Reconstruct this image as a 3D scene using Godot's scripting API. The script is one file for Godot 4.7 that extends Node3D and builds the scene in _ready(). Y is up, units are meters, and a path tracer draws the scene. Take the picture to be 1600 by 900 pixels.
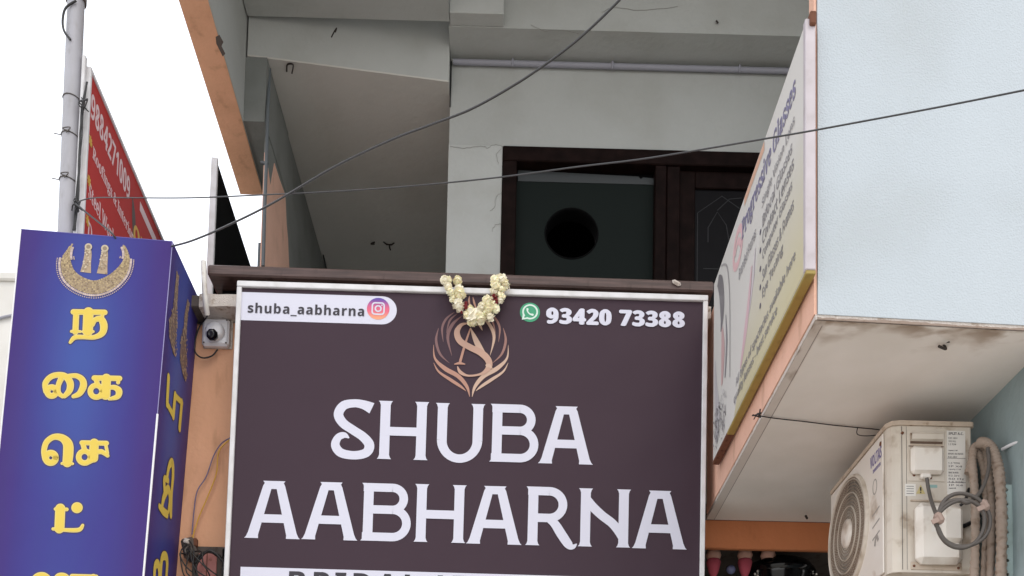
extends Node3D
# A shop front under a first-floor balcony, seen from the street below. Metres, y up, the street runs along x at z = 0.

const FOCAL := 1600.0                       # focal length in pixels of the 1600 x 900 photograph
const AXIS := Vector2(800, 1288)            # where the optical axis meets it: the photograph is the top of an upright frame
var eye := Vector3(0, 1.6, 0)
var look: Basis
var M := {}
var rng := RandomNumberGenerator.new()
var used := {}

# ---------------------------------------------------------------- measuring
func ray(x: float, y: float) -> Vector3:
	return look * Vector3((x - AXIS.x) / FOCAL, -(y - AXIS.y) / FOCAL, -1.0)

func at(x: float, y: float, depth: float) -> Vector3:      # the point seen at a pixel of the photograph, that many metres into the scene
	var d := ray(x, y)
	return eye + d * (depth / -d.z)

func on(node: Node3D, x: float, y: float, axis: int, off: float) -> Vector3:   # the same on a plane of a thing, in the thing's own metres
	var inv := node.global_transform.affine_inverse()
	var e := inv * eye
	var d := inv.basis * ray(x, y)
	return e + d * ((off - e[axis]) / d[axis])

# ---------------------------------------------------------------- meshes
func mb() -> SurfaceTool:
	var st := SurfaceTool.new()
	st.begin(Mesh.PRIMITIVE_TRIANGLES)
	st.set_smooth_group(-1)
	return st

func face(st: SurfaceTool, p: Array, out: Vector3) -> void:
	var n: Vector3 = (p[1] - p[0]).cross(p[2] - p[0])
	if n.dot(out) < 0:
		p = p.duplicate()
		p.reverse()
	for i in range(1, p.size() - 1):
		st.add_vertex(p[0]); st.add_vertex(p[i + 1]); st.add_vertex(p[i])

func bx(st: SurfaceTool, c: Vector3, s: Vector3, bev := 0.0, b := Basis()) -> void:
	var h := s / 2.0
	bev = minf(bev, minf(h.x, minf(h.y, h.z)) * 0.95)
	var v := func(sg: Vector3, a: int) -> Vector3:
		var p := (h - Vector3.ONE * bev) * sg
		p[a] = h[a] * sg[a]
		return c + b * p
	for a in 3:
		var a1: int = (a + 1) % 3
		var a2: int = (a + 2) % 3
		for s0 in [-1.0, 1.0]:
			var q := []
			for k in [[-1, -1], [1, -1], [1, 1], [-1, 1]]:
				var sg := Vector3.ONE
				sg[a] = s0; sg[a1] = k[0]; sg[a2] = k[1]
				q.append(v.call(sg, a))
			var o := Vector3.ZERO
			o[a] = s0
			face(st, q, b * o)
			if bev > 0.0:
				for s1 in [-1.0, 1.0]:
					var m := Vector3.ONE
					m[a] = s0; m[a1] = s1; m[a2] = -1
					var m2 := m
					m2[a2] = 1
					var oo := Vector3.ZERO
					oo[a] = s0; oo[a1] = s1
					face(st, [v.call(m, a), v.call(m2, a), v.call(m2, a1), v.call(m, a1)], b * oo)
	if bev > 0.0:
		for x in [-1.0, 1.0]:
			for y in [-1.0, 1.0]:
				for z in [-1.0, 1.0]:
					var sg := Vector3(x, y, z)
					face(st, [v.call(sg, 0), v.call(sg, 1), v.call(sg, 2)], b * sg)

func span(st: SurfaceTool, a: Vector3, b: Vector3, bev := 0.0) -> void:      # a box between two corners
	bx(st, (a + b) / 2.0, (b - a).abs(), bev)

func curve(pts: Array, n := 6) -> Array:                                     # Catmull-Rom through the points, any vector type or float
	var r := []
	for i in pts.size() - 1:
		var a = pts[maxi(i - 1, 0)]
		var b = pts[i]
		var c = pts[i + 1]
		var d = pts[mini(i + 2, pts.size() - 1)]
		for k in n:
			var t := float(k) / n
			r.append(0.5 * (2.0 * b + (c - a) * t + (2.0 * a - 5.0 * b + 4.0 * c - d) * t * t + (3.0 * b - a - 3.0 * c + d) * t * t * t))
	r.append(pts[-1])
	return r

func tube(st: SurfaceTool, pts: Array, radius, sides := 8, caps := true) -> void:
	var up := Vector3(0.13, 0.92, 0.31).normalized()
	var rings := []
	for i in pts.size():
		var t: Vector3 = (pts[mini(i + 1, pts.size() - 1)] - pts[maxi(i - 1, 0)]).normalized()
		var u := (up - t * up.dot(t))
		if u.length() < 0.05:
			u = Vector3(1, 0, 0) - t * t.x
		u = u.normalized()
		up = u
		var w := t.cross(u)
		var r: float = radius[i] if radius is Array else radius
		var ring := []
		for k in sides:
			var an := TAU * k / sides
			ring.append(pts[i] + (u * cos(an) + w * sin(an)) * r)
		rings.append(ring)
	st.set_smooth_group(1)
	for i in pts.size() - 1:
		for k in sides:
			var k2 := (k + 1) % sides
			var q := [rings[i][k], rings[i][k2], rings[i + 1][k2], rings[i + 1][k]]
			var mid: Vector3 = (q[0] + q[1] + q[2] + q[3]) / 4.0
			face(st, q, mid - (pts[i] + pts[i + 1]) / 2.0)
	st.set_smooth_group(-1)
	if caps:
		face(st, rings[0], pts[0] - pts[1])
		face(st, rings[-1], pts[-1] - pts[-2])

func lathe(st: SurfaceTool, f: Transform3D, prof: Array, sides := 24, smooth := true) -> void:   # profile of (radius, height) turned about the frame's z
	st.set_smooth_group(2 if smooth else -1)
	for i in prof.size() - 1:
		var a: Vector2 = prof[i]
		var b: Vector2 = prof[i + 1]
		var nrm := Vector2(b.y - a.y, a.x - b.x)
		for k in sides:
			var t0 := TAU * k / sides
			var t1 := TAU * (k + 1) / sides
			var tm := (t0 + t1) / 2.0
			var q := []
			for e in [[a, t0], [a, t1], [b, t1], [b, t0]]:
				q.append(f * Vector3(cos(e[1]) * e[0].x, sin(e[1]) * e[0].x, e[0].y))
			if a.x < 1e-5:
				q = [q[0], q[2], q[3]]
			elif b.x < 1e-5:
				q = [q[0], q[1], q[2]]
			face(st, q, f.basis * Vector3(cos(tm) * nrm.x, sin(tm) * nrm.x, nrm.y))
	st.set_smooth_group(-1)

func poly(st: SurfaceTool, f: Transform3D, pts: PackedVector2Array, z := 0.0) -> void:
	var tri := Geometry2D.triangulate_polygon(pts)
	for i in range(0, tri.size(), 3):
		face(st, [f * Vector3(pts[tri[i]].x, pts[tri[i]].y, z), f * Vector3(pts[tri[i + 1]].x, pts[tri[i + 1]].y, z), f * Vector3(pts[tri[i + 2]].x, pts[tri[i + 2]].y, z)], f.basis.z)

func prism(st: SurfaceTool, f: Transform3D, pts: PackedVector2Array, z0: float, z1: float) -> void:
	var tri := Geometry2D.triangulate_polygon(pts)
	for i in range(0, tri.size(), 3):
		for z in [z0, z1]:
			face(st, [f * Vector3(pts[tri[i]].x, pts[tri[i]].y, z), f * Vector3(pts[tri[i + 1]].x, pts[tri[i + 1]].y, z), f * Vector3(pts[tri[i + 2]].x, pts[tri[i + 2]].y, z)], f.basis.z * (z - (z0 + z1) / 2.0))
	var turn := -1.0 if Geometry2D.is_polygon_clockwise(pts) else 1.0
	for i in pts.size():
		var a := pts[i]
		var b := pts[(i + 1) % pts.size()]
		var o := Vector2(b.y - a.y, a.x - b.x) * turn
		face(st, [f * Vector3(a.x, a.y, z0), f * Vector3(b.x, b.y, z0), f * Vector3(b.x, b.y, z1), f * Vector3(a.x, a.y, z1)], f.basis * Vector3(o.x, o.y, 0))

func stroke(st: SurfaceTool, f: Transform3D, pts: Array, ws, z: float, smooth := 6, round := false) -> void:   # a flat ribbon of varying width
	var p := curve(pts, smooth) if smooth > 1 else pts
	var w := []
	if ws is Array:
		w = curve(ws, smooth) if smooth > 1 else ws
	else:
		for i in p.size():
			w.append(ws)
	var l := []
	var r := []
	for i in p.size():
		var t: Vector2 = (p[mini(i + 1, p.size() - 1)] - p[maxi(i - 1, 0)]).normalized()
		var n := Vector2(-t.y, t.x) * maxf(w[i], 0.0002) / 2.0
		l.append(f * Vector3(p[i].x + n.x, p[i].y + n.y, z))
		r.append(f * Vector3(p[i].x - n.x, p[i].y - n.y, z))
	for i in p.size() - 1:
		face(st, [l[i], r[i], r[i + 1]], f.basis.z)
		face(st, [l[i], r[i + 1], l[i + 1]], f.basis.z)
	if round:
		for e in [[0, 1], [p.size() - 1, p.size() - 2]]:
			var c: Vector2 = p[e[0]]
			var d: Vector2 = (c - p[e[1]]).normalized() * w[e[0]] / 2.0
			var fan := []
			for k in 9:
				var v := c + d.rotated(-PI / 2 + PI * k / 8.0)
				fan.append(f * Vector3(v.x, v.y, z))
			face(st, fan, f.basis.z)

func disc(st: SurfaceTool, f: Transform3D, c: Vector2, r: float, z: float, sides := 24) -> void:
	var q := []
	for k in sides:
		q.append(f * Vector3(c.x + cos(TAU * k / sides) * r, c.y + sin(TAU * k / sides) * r, z))
	face(st, q, f.basis.z)

func ring(c: Vector2, rx: float, ry: float, n := 20, from := 0.0, to := TAU) -> Array:
	var r := []
	for k in n + 1:
		var an := from + (to - from) * k / n
		r.append(c + Vector2(cos(an) * rx, sin(an) * ry))
	return r

func holed(st: SurfaceTool, f: Transform3D, lo: Vector2, hi: Vector2, c: Vector2, r: float, z: float, sides := 32) -> void:   # a rectangle with a round hole
	var rim := func(an: float) -> Vector2:
		var d := Vector2(cos(an), sin(an))
		var t := 1e9
		if absf(d.x) > 1e-6:
			t = minf(t, ((hi.x if d.x > 0 else lo.x) - c.x) / d.x)
		if absf(d.y) > 1e-6:
			t = minf(t, ((hi.y if d.y > 0 else lo.y) - c.y) / d.y)
		return c + d * t
	var angles := []
	for k in sides:
		angles.append(TAU * k / sides)
	for q in [lo, hi, Vector2(lo.x, hi.y), Vector2(hi.x, lo.y)]:
		angles.append(fposmod((q - c).angle(), TAU))
	angles.sort()
	for i in angles.size():
		var a: float = angles[i]
		var b: float = angles[(i + 1) % angles.size()]
		var i0 := c + Vector2(cos(a), sin(a)) * r
		var i1 := c + Vector2(cos(b), sin(b)) * r
		var o0: Vector2 = rim.call(a)
		var o1: Vector2 = rim.call(b)
		face(st, [f * Vector3(i0.x, i0.y, z), f * Vector3(o0.x, o0.y, z), f * Vector3(o1.x, o1.y, z), f * Vector3(i1.x, i1.y, z)], f.basis.z)

func words(st: SurfaceTool, text: String, f: Transform3D, width: float, height: float, family := "Droid Sans", bold := true, spacing := 0) -> void:
	var t := TextMesh.new()                                     # flat lettering: lower left corner at the frame's origin, stretched to width and height (0 keeps the proportions)
	var font := SystemFont.new()
	font.font_names = PackedStringArray([family])
	font.font_weight = 700 if bold else 400
	var fv: Font = font
	if spacing:
		var v := FontVariation.new()
		v.base_font = font
		v.spacing_glyph = spacing
		fv = v
	t.font = fv
	t.font_size = 40
	t.pixel_size = 0.01
	t.depth = 0.05
	t.curve_step = 1.5
	t.text = text
	var box := t.get_aabb()
	var sx := width / box.size.x
	var sy := height / box.size.y if height > 0 else sx
	var m := f * Transform3D(Basis(Vector3(sx, 0, 0), Vector3(0, sy, 0), Vector3(0, 0, 0.012)), Vector3(-box.position.x * sx, -box.position.y * sy, 0))
	st.append_from(t, 0, m)

# ---------------------------------------------------------------- objects
func numbered(called: String) -> String:
	if not used.has(called):
		used[called] = 0
		return called
	used[called] += 1
	return "%s_%03d" % [called, used[called]]

func obj(called: String, st: SurfaceTool, m: Material, parent: Node3D = self, text := false) -> MeshInstance3D:
	if not text:
		st.generate_normals()
	var o := MeshInstance3D.new()
	o.mesh = st.commit()
	o.material_override = m
	if parent == self:
		o.name = numbered(called)
	else:
		var n := called
		var k := 0
		while parent.has_node(NodePath(n)):
			k += 1
			n = "%s_%03d" % [called, k]
		o.name = n
	parent.add_child(o, true)
	return o

func tag(o: Node3D, label: String, category: String, group := "") -> Node3D:
	o.set_meta("label", label)
	o.set_meta("category", category)
	if group:
		o.set_meta("group", group)
	return o

func thing(called: String, label: String, category: String, where := Vector3.ZERO, turn := Basis(), group := "") -> Node3D:
	var o := Node3D.new()
	o.name = numbered(called)
	o.transform = Transform3D(turn, where)
	add_child(o)
	return tag(o, label, category, group)

func part(called: String, parent: Node3D, m: Material, a: Vector3, b: Vector3, bev := 0.0) -> MeshInstance3D:
	var st := mb()
	span(st, a, b, bev)
	return obj(called, st, m, parent)

# ---------------------------------------------------------------- materials
func noise(kind: int, freq: float, seed_: int, stops: Array, size := 512, octaves := 5, normal := false, bump := 4.0) -> NoiseTexture2D:
	var n := FastNoiseLite.new()
	n.noise_type = kind as FastNoiseLite.NoiseType
	n.frequency = freq
	n.seed = seed_
	n.fractal_octaves = octaves
	var t := NoiseTexture2D.new()
	t.width = size
	t.height = size
	t.seamless = true
	t.noise = n
	if normal:
		t.as_normal_map = true
		t.bump_strength = bump
	elif stops.size():
		var g := Gradient.new()
		g.offsets = PackedFloat32Array(stops.map(func(s): return s[0]))
		g.colors = PackedColorArray(stops.map(func(s): return s[1]))
		t.color_ramp = g
	return t

func flat(c: Color, rough := 0.6, metal := 0.0, spec := 0.5) -> StandardMaterial3D:
	var m := StandardMaterial3D.new()
	m.albedo_color = c
	m.roughness = rough
	m.metallic = metal
	m.metallic_specular = spec
	m.cull_mode = BaseMaterial3D.CULL_DISABLED
	return m

func worn(c: Color, rough: float, tex: Texture2D, scale: Vector3, tex2: Texture2D = null, norm: Texture2D = null, strength := 0.6, spec := 0.5) -> StandardMaterial3D:
	var m := flat(c, rough, 0.0, spec)
	m.albedo_texture = tex
	m.uv1_triplanar = true
	m.uv1_world_triplanar = true
	m.uv1_scale = scale
	if tex2:
		m.detail_enabled = true
		m.detail_albedo = tex2
		m.detail_blend_mode = BaseMaterial3D.BLEND_MODE_MUL
		m.detail_uv_layer = BaseMaterial3D.DETAIL_UV_2
		m.uv2_triplanar = true
		m.uv2_world_triplanar = true
		m.uv2_scale = Vector3(1.9, 0.42, 1.9)
	if norm:
		m.normal_enabled = true
		m.normal_texture = norm
		m.normal_scale = strength
	return m

func tinted(rough := 0.5, spec := 0.4) -> StandardMaterial3D:      # print whose ink colours are in the mesh
	var m := flat(Color.WHITE, rough, 0.0, spec)
	m.vertex_color_use_as_albedo = true
	return m

func c8(r: int, g: int, b: int) -> Color:
	return Color8(r, g, b)

func make_materials() -> void:
	var cloud := noise(FastNoiseLite.TYPE_SIMPLEX_SMOOTH, 0.006, 3, [[0.0, c8(226, 225, 222)], [0.45, c8(244, 244, 243)], [1.0, c8(255, 255, 255)]])
	var streak := noise(FastNoiseLite.TYPE_PERLIN, 0.012, 9, [[0.0, c8(222, 219, 214)], [0.3, c8(249, 248, 247)], [1.0, c8(255, 255, 255)]], 512, 6)
	var grime := noise(FastNoiseLite.TYPE_SIMPLEX_SMOOTH, 0.011, 21, [[0.0, c8(140, 118, 100)], [0.16, c8(206, 194, 182)], [0.36, c8(250, 248, 245)], [1.0, c8(255, 255, 255)]], 512, 6)
	var grain := noise(FastNoiseLite.TYPE_SIMPLEX, 0.05, 5, [], 512, 4, true, 3.0)
	var stipple := noise(FastNoiseLite.TYPE_SIMPLEX, 0.09, 15, [], 512, 3, true, 6.0)
	var wood := noise(FastNoiseLite.TYPE_PERLIN, 0.02, 8, [[0.0, c8(150, 140, 135)], [1.0, c8(255, 255, 255)]], 512, 5)
	var ripple := noise(FastNoiseLite.TYPE_SIMPLEX_SMOOTH, 0.008, 31, [], 512, 2, true, 6.0)
	var faint := noise(FastNoiseLite.TYPE_SIMPLEX_SMOOTH, 0.005, 44, [[0.0, c8(240, 239, 237)], [0.5, c8(250, 250, 250)], [1.0, c8(255, 255, 255)]], 512, 6)
	M.grey_plaster = worn(c8(176, 178, 175), 0.9, faint, Vector3.ONE * 0.55, null, grain, 0.2)
	M.grey_plaster_pale = worn(c8(184, 186, 183), 0.9, faint, Vector3.ONE * 0.8, null, grain, 0.2)
	M.passage_plaster = worn(c8(206, 203, 197), 0.9, faint, Vector3.ONE * 0.4, null, grain, 0.12)
	M.orange_paint = worn(c8(236, 180, 144), 0.85, faint, Vector3.ONE * 0.9, streak, grain, 0.2)
	M.orange_deep = worn(c8(205, 128, 84), 0.85, faint, Vector3.ONE * 0.9, streak, grain, 0.2)
	M.peach_paint = worn(c8(236, 190, 168), 0.85, faint, Vector3.ONE * 0.9, streak, grain, 0.2)
	M.blue_plaster = worn(c8(190, 199, 206), 0.88, null, Vector3.ONE * 0.45, faint, stipple, 0.24)
	M.blue_plaster.uv2_scale = Vector3.ONE * 0.35
	M.blue_plaster.uv1_scale = Vector3.ONE * 1.9
	M.teal_wall = worn(c8(148, 164, 167), 0.88, faint, Vector3.ONE * 0.6, streak, grain, 0.2)
	M.chipped = worn(c8(214, 206, 200), 0.9, grime, Vector3.ONE * 3.0, null, stipple, 1.0)
	M.brown_coping = worn(c8(96, 74, 70), 0.45, wood, Vector3(0.4, 6, 6), grime)
	M.dark_wood = worn(c8(33, 20, 18), 0.6, wood, Vector3(1.2, 1.2, 1.2), null, null, 0.6, 0.2)
	M.dark_panel = flat(c8(15, 15, 17), 0.8, 0.0, 0.15)
	M.bare_cement = worn(c8(128, 131, 128), 0.9, cloud, Vector3.ONE * 0.8, null, grain, 0.2)
	M.green_board = flat(c8(25, 31, 29), 0.5, 0.0, 0.2)
	M.dusty_glass = flat(c8(56, 59, 60), 0.35)
	M.black = flat(c8(11, 11, 12), 0.8, 0.0, 0.2)
	M.black_gloss = flat(c8(14, 14, 18), 0.12)
	M.cable = flat(c8(34, 33, 34), 0.45)
	M.cable_grey = flat(c8(84, 78, 74), 0.5)
	M.cable_silver = flat(c8(58, 58, 60), 0.3)
	M.hook_iron = flat(c8(52, 44, 40), 0.8)
	M.conduit = flat(c8(148, 148, 158), 0.5)
	M.conduit_dark = flat(c8(96, 102, 106), 0.5)
	M.white_plastic = worn(c8(226, 224, 220), 0.4, grime, Vector3.ONE * 1.4)
	M.white_clean = flat(c8(232, 232, 236), 0.45)
	M.aluminium = worn(c8(226, 225, 228), 0.45, cloud, Vector3.ONE * 2.0)
	M.lilac_edge = worn(c8(196, 188, 194), 0.5, cloud, Vector3.ONE * 2.0)
	M.olive_edge = worn(c8(158, 138, 72), 0.6, streak, Vector3(2, 4, 1.5))
	M.arris_dirt = worn(c8(150, 134, 124), 0.95, grime, Vector3.ONE * 5.0)
	M.crack = flat(c8(134, 131, 126), 0.95)
	M.rust = worn(c8(110, 70, 52), 0.9, grime, Vector3.ONE * 4.0)
	M.ac_cream = worn(c8(216, 207, 196), 0.5, grime, Vector3.ONE * 1.1, cloud)
	M.ac_dirty = worn(c8(200, 184, 168), 0.6, grime, Vector3.ONE * 2.6, cloud)
	M.ac_white = worn(c8(226, 220, 213), 0.45, grime, Vector3.ONE * 0.7)
	M.ac_grille = worn(c8(128, 112, 98), 0.6, grime, Vector3.ONE * 2.0)
	M.ac_wire = flat(c8(176, 164, 150), 0.5)
	M.hose_wrap = worn(c8(156, 140, 128), 0.8, grime, Vector3.ONE * 3.5)
	M.tape = flat(c8(158, 136, 126), 0.6)
	M.galvanised = worn(c8(168, 186, 184), 0.5, cloud, Vector3.ONE * 2.0)
	M.pole_paint = worn(c8(176, 176, 184), 0.55, streak, Vector3(3.0, 1.3, 3.0), cloud)
	M.sign_mauve = flat(c8(65, 51, 60), 0.42, 0.0, 0.25)
	M.sign_mauve.normal_enabled = true
	M.sign_mauve.normal_texture = ripple
	M.sign_mauve.normal_scale = 0.22
	M.sign_mauve.uv1_triplanar = true
	M.sign_mauve.uv1_world_triplanar = true
	M.sign_mauve.uv1_scale = Vector3.ONE * 0.6
	M.print_white = flat(c8(208, 208, 223), 0.42)
	M.print_black = flat(c8(40, 34, 44), 0.45)
	M.print_ink = tinted(0.45)
	M.flex_print = tinted(0.42, 0.2)
	M.flex_print.normal_enabled = true
	M.flex_print.normal_texture = ripple
	M.flex_print.normal_scale = 0.15
	M.flex_print.uv1_triplanar = true
	M.flex_print.uv1_world_triplanar = true
	M.flex_print.uv1_scale = Vector3.ONE * 0.7
	M.red_print = flat(c8(186, 60, 58), 0.6, 0.0, 0.2)
	M.red_text = flat(c8(232, 206, 210), 0.5)
	M.yellow_text = flat(c8(216, 170, 60), 0.5)
	M.gold_letter = flat(c8(220, 194, 92), 0.6, 0.0, 0.2)
	M.gold_edge = flat(c8(222, 204, 132), 0.6, 0.0, 0.2)
	M.gold_dark = flat(c8(62, 50, 84), 0.5)
	M.board_print = flat(c8(212, 210, 206), 0.55, 0.0, 0.25)
	M.purple_ink = flat(c8(134, 130, 160), 0.5)
	M.grey_ink = flat(c8(140, 138, 142), 0.5)
	M.flower = flat(c8(248, 238, 206), 0.75)
	M.flower.subsurf_scatter_enabled = true
	M.flower.subsurf_scatter_strength = 0.15
	M.flower_pale = flat(c8(244, 238, 218), 0.75)
	M.petal_red = flat(c8(122, 28, 36), 0.7)
	M.thread = flat(c8(214, 206, 190), 0.9)
	M.wire_yellow = flat(c8(222, 172, 60), 0.5)
	M.wire_blue = flat(c8(112, 106, 140), 0.5)
	M.far_wall = worn(c8(226, 224, 220), 0.9, cloud, Vector3.ONE * 0.2)
	M.ground = worn(c8(206, 200, 192), 0.95, cloud, Vector3.ONE * 0.3, cloud, grain)
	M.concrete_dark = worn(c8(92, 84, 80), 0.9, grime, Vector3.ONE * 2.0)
	M.pink_cloth = flat(c8(196, 86, 104), 0.8)
	M.skin_cloth = flat(c8(226, 178, 160), 0.8)
	M.bluish = flat(c8(122, 128, 168), 0.5)
	M.silver = flat(c8(220, 216, 210), 0.25, 0.8)
	M.sticker = flat(c8(222, 218, 212), 0.5)
	M.green_ink = flat(c8(52, 150, 110), 0.5)

# ---------------------------------------------------------------- the place
func _ready() -> void:
	rng.seed = 11
	look = Basis(Vector3.UP, deg_to_rad(-0.55)) * Basis(Vector3.RIGHT, deg_to_rad(4.0)) * Basis(Vector3.BACK, deg_to_rad(1.12))
	var cam := Camera3D.new()
	cam.name = "camera"
	cam.transform = Transform3D(look, eye)
	cam.projection = Camera3D.PROJECTION_FRUSTUM
	cam.near = 0.05
	cam.far = 400.0
	cam.size = 0.05 * 900.0 / FOCAL
	cam.frustum_offset = Vector2(0, 0.05 * (AXIS.y - 450.0) / FOCAL)
	add_child(cam)
	cam.current = true

	var sky := ProceduralSkyMaterial.new()                    # a bright, even overcast
	sky.sky_top_color = c8(236, 241, 250)
	sky.sky_horizon_color = c8(250, 250, 250)
	sky.sky_curve = 0.25
	sky.sky_energy_multiplier = 1.25
	sky.ground_bottom_color = c8(120, 116, 110)
	sky.ground_horizon_color = c8(200, 198, 194)
	var env := Environment.new()
	env.background_mode = Environment.BG_SKY
	env.sky = Sky.new()
	env.sky.sky_material = sky
	env.tonemap_mode = Environment.TONE_MAPPER_LINEAR
	env.tonemap_exposure = 1.12
	env.sdfgi_enabled = true
	env.ssao_enabled = true
	env.ssil_enabled = true
	var we := WorldEnvironment.new()
	we.name = "environment"
	we.environment = env
	add_child(we)
	var sun := DirectionalLight3D.new()
	sun.name = "sun"
	sun.light_energy = 0.35
	sun.light_angular_distance = 25.0
	sun.light_color = Color(1.0, 0.97, 0.93)
	sun.rotation_degrees = Vector3(-52, 28, 0)
	sun.shadow_enabled = true
	add_child(sun)

	make_materials()
	var g := mb()
	face(g, [Vector3(-300, 0, 300), Vector3(300, 0, 300), Vector3(300, 0, -300), Vector3(-300, 0, -300)], Vector3.UP)
	obj("ground", g, M.ground).set_meta("kind", "structure")
	shop_building()
	neighbour_building()
	far_building()
	main_sign()
	side_board()
	box_sign()
	pole_and_red_sign()
	black_board()
	air_conditioner()
	security_camera()
	garland()
	pipes_and_hooks()
	cables()
	shop_interior()

# ---------------------------------------------------------------- buildings
func shop_building() -> void:
	var b := thing("shop_building", "orange and grey two-storey shop building with an open balcony above the mauve signboard", "building", Vector3(-0.3, 0, -5.25))
	var o := Vector3(0.3, 0, 5.25)          # parts are written in scene metres
	var p := func(called: String, m: Material, a: Vector3, c: Vector3, bev := 0.0) -> MeshInstance3D:
		return part(called, b, m, a + o, c + o, bev)
	p.call("front_wall", M.orange_paint, Vector3(-1.93, 0, -5.25), Vector3(1.0, 4.603, -5.45))
	var ledge := mb()                        # the broken white edge of the slab under the coping
	var top := PackedVector2Array([Vector2(-1.62, 4.606)])
	for i in 60:
		top.append(Vector2(-1.62 + 2.65 * i / 59.0, 4.61 - 0.012 * rng.randf()))
	for i in 60:
		top.append(Vector2(1.03 - 2.65 * i / 59.0, 4.671 + 0.006 * rng.randf()))
	prism(ledge, Transform3D(Basis(), o), top, -5.35, -5.105)
	obj("slab_edge", ledge, M.chipped, b)
	p.call("slab_edge_end", M.concrete_dark, Vector3(-1.93, 4.606, -5.35), Vector3(-1.622, 4.668, -5.11), 0.004)
	p.call("balcony_floor", M.grey_plaster, Vector3(-1.75, 4.45, -5.45), Vector3(2.3, 4.6, -11.2))
	p.call("parapet_panel", M.dark_panel, Vector3(-1.53, 4.67, -5.2), Vector3(1.03, 4.75, -5.3))
	var cop := mb()                          # brown coping, a little out of level
	var a := Vector3(-1.571, 4.78, -5.2)
	var c := Vector3(1.036, 4.757, -5.2)
	var ang := atan2(c.y - a.y, c.x - a.x)
	bx(cop, (a + c) / 2.0 + o, Vector3((c - a).length(), 0.058, 0.27), 0.008, Basis(Vector3.BACK, ang))
	obj("coping", cop, M.brown_coping, b)
	var chips := mb()
	bx(chips, at(1057, 442, 5.06) + o, Vector3(0.05, 0.022, 0.02), 0.009, Basis(Vector3.BACK, -0.5))
	obj("coping_chip", chips, M.chipped, b)
	# window wall at the back of the balcony
	p.call("window_wall", M.grey_plaster, Vector3(-0.437, 6.487, -6.37), Vector3(2.3, 7.08, -6.55))
	p.call("window_wall_side", M.grey_plaster, Vector3(-0.43, 4.6, -6.374), Vector3(-0.09, 6.484, -6.55))
	p.call("pilaster_face", M.grey_plaster_pale, Vector3(-0.438, 4.6, -6.362), Vector3(-0.087, 6.482, -6.374))
	p.call("wall_beam", M.grey_plaster, Vector3(-0.44, 7.08, -6.118), Vector3(2.3, 7.75, -6.55))
	p.call("beam_stub", M.grey_plaster_pale, Vector3(-0.432, 7.087, -6.02), Vector3(-0.093, 7.75, -6.118), 0.004)
	p.call("upper_slab", M.grey_plaster, Vector3(-2.0, 7.6, -4.2), Vector3(2.3, 7.75, -6.118))
	# left bay: ceiling, the lintel over the passage, the passage behind it
	p.call("left_bay_ceiling", M.grey_plaster, Vector3(-1.70, 7.08, -4.6), Vector3(-0.434, 7.3, -6.08))
	var lint := mb()
	var q := PackedVector2Array([Vector2(-1.70, 6.105), Vector2(-0.443, 6.27), Vector2(-0.443, 6.55), Vector2(-1.70, 6.55)])
	prism(lint, Transform3D(Basis(Vector3(1, 0, 0), Vector3(0, 0, -1), Vector3(0, 1, 0)), o), q, 6.846, 7.4)
	obj("passage_lintel", lint, M.grey_plaster_pale, b)
	var pc := mb()
	prism(pc, Transform3D(Basis(Vector3(1, 0, 0), Vector3(0, 0, -1), Vector3(0, 1, 0)), o), PackedVector2Array([Vector2(-1.70, 6.104), Vector2(-0.443, 6.269), Vector2(-0.443, 9.6), Vector2(-1.9, 9.6), Vector2(-1.9, 6.76), Vector2(-1.70, 6.76)]), 6.836, 6.846)
	obj("passage_ceiling", pc, M.passage_plaster, b)
	p.call("passage_side_wall", M.bare_cement, Vector3(-1.606, 4.6, -6.24), Vector3(-1.582, 6.834, -11.2))
	p.call("passage_inner_wall", M.grey_plaster, Vector3(-0.437, 4.6, -6.55), Vector3(-0.3, 7.0, -11.2))
	p.call("passage_end_wall", M.grey_plaster, Vector3(-1.57, 4.6, -11.0), Vector3(-0.437, 5.7, -11.2))
	p.call("beam_haunch", M.bare_cement, Vector3(-1.74, 6.41, -6.112), Vector3(-1.577, 6.835, -6.76))
	var patch := mb()                        # the side wall's lower part keeps its orange coat, with a ragged top
	var pts := PackedVector2Array()
	for e in [Vector2(419, 262), Vector2(423, 292), Vector2(429, 255), Vector2(437, 280), Vector2(446, 305), Vector2(448, 350), Vector2(450, 372), Vector2(452, 418)]:
		var d := ray(e.x, e.y)
		var w := eye + d * ((-1.578 - eye.x) / d.x)
		pts.append(Vector2(maxf(-w.z, 6.243), w.y))
	var zf := pts[-1].x
	pts.append(Vector2(zf, 4.65))
	pts.append(Vector2(6.243, 4.65))
	prism(patch, Transform3D(Basis(Vector3(0, 0, -1), Vector3(0, 1, 0), Vector3(1, 0, 0)), o + Vector3(-1.582, 0, 0)), pts, 0.0005, 0.004)
	obj("wall_paint", patch, M.peach_paint, b)
	p.call("wall_end_paint", M.peach_paint, Vector3(-1.605, 4.6, -6.236), Vector3(-1.583, 6.3, -6.2395))
	# the deep beam on the left, orange underneath and outside
	var sb := mb()
	var f := Transform3D(Basis(Vector3(1, 0, 0), Vector3(0, 0, -1), Vector3(0, 1, 0)), o)
	prism(sb, f, PackedVector2Array([Vector2(-1.80, 4.3), Vector2(-1.645, 4.3), Vector2(-1.735, 6.76), Vector2(-1.89, 6.76)]), 6.404, 7.6)
	obj("side_beam", sb, M.grey_plaster, b)
	var sk := mb()
	prism(sk, f, PackedVector2Array([Vector2(-1.803, 4.298), Vector2(-1.648, 4.298), Vector2(-1.738, 6.763), Vector2(-1.893, 6.763)]), 6.39, 6.404)
	obj("side_beam_underside", sk, M.orange_paint, b)
	var chip := mb()                         # where the orange plaster has broken away
	var cp := PackedVector2Array()
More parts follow.
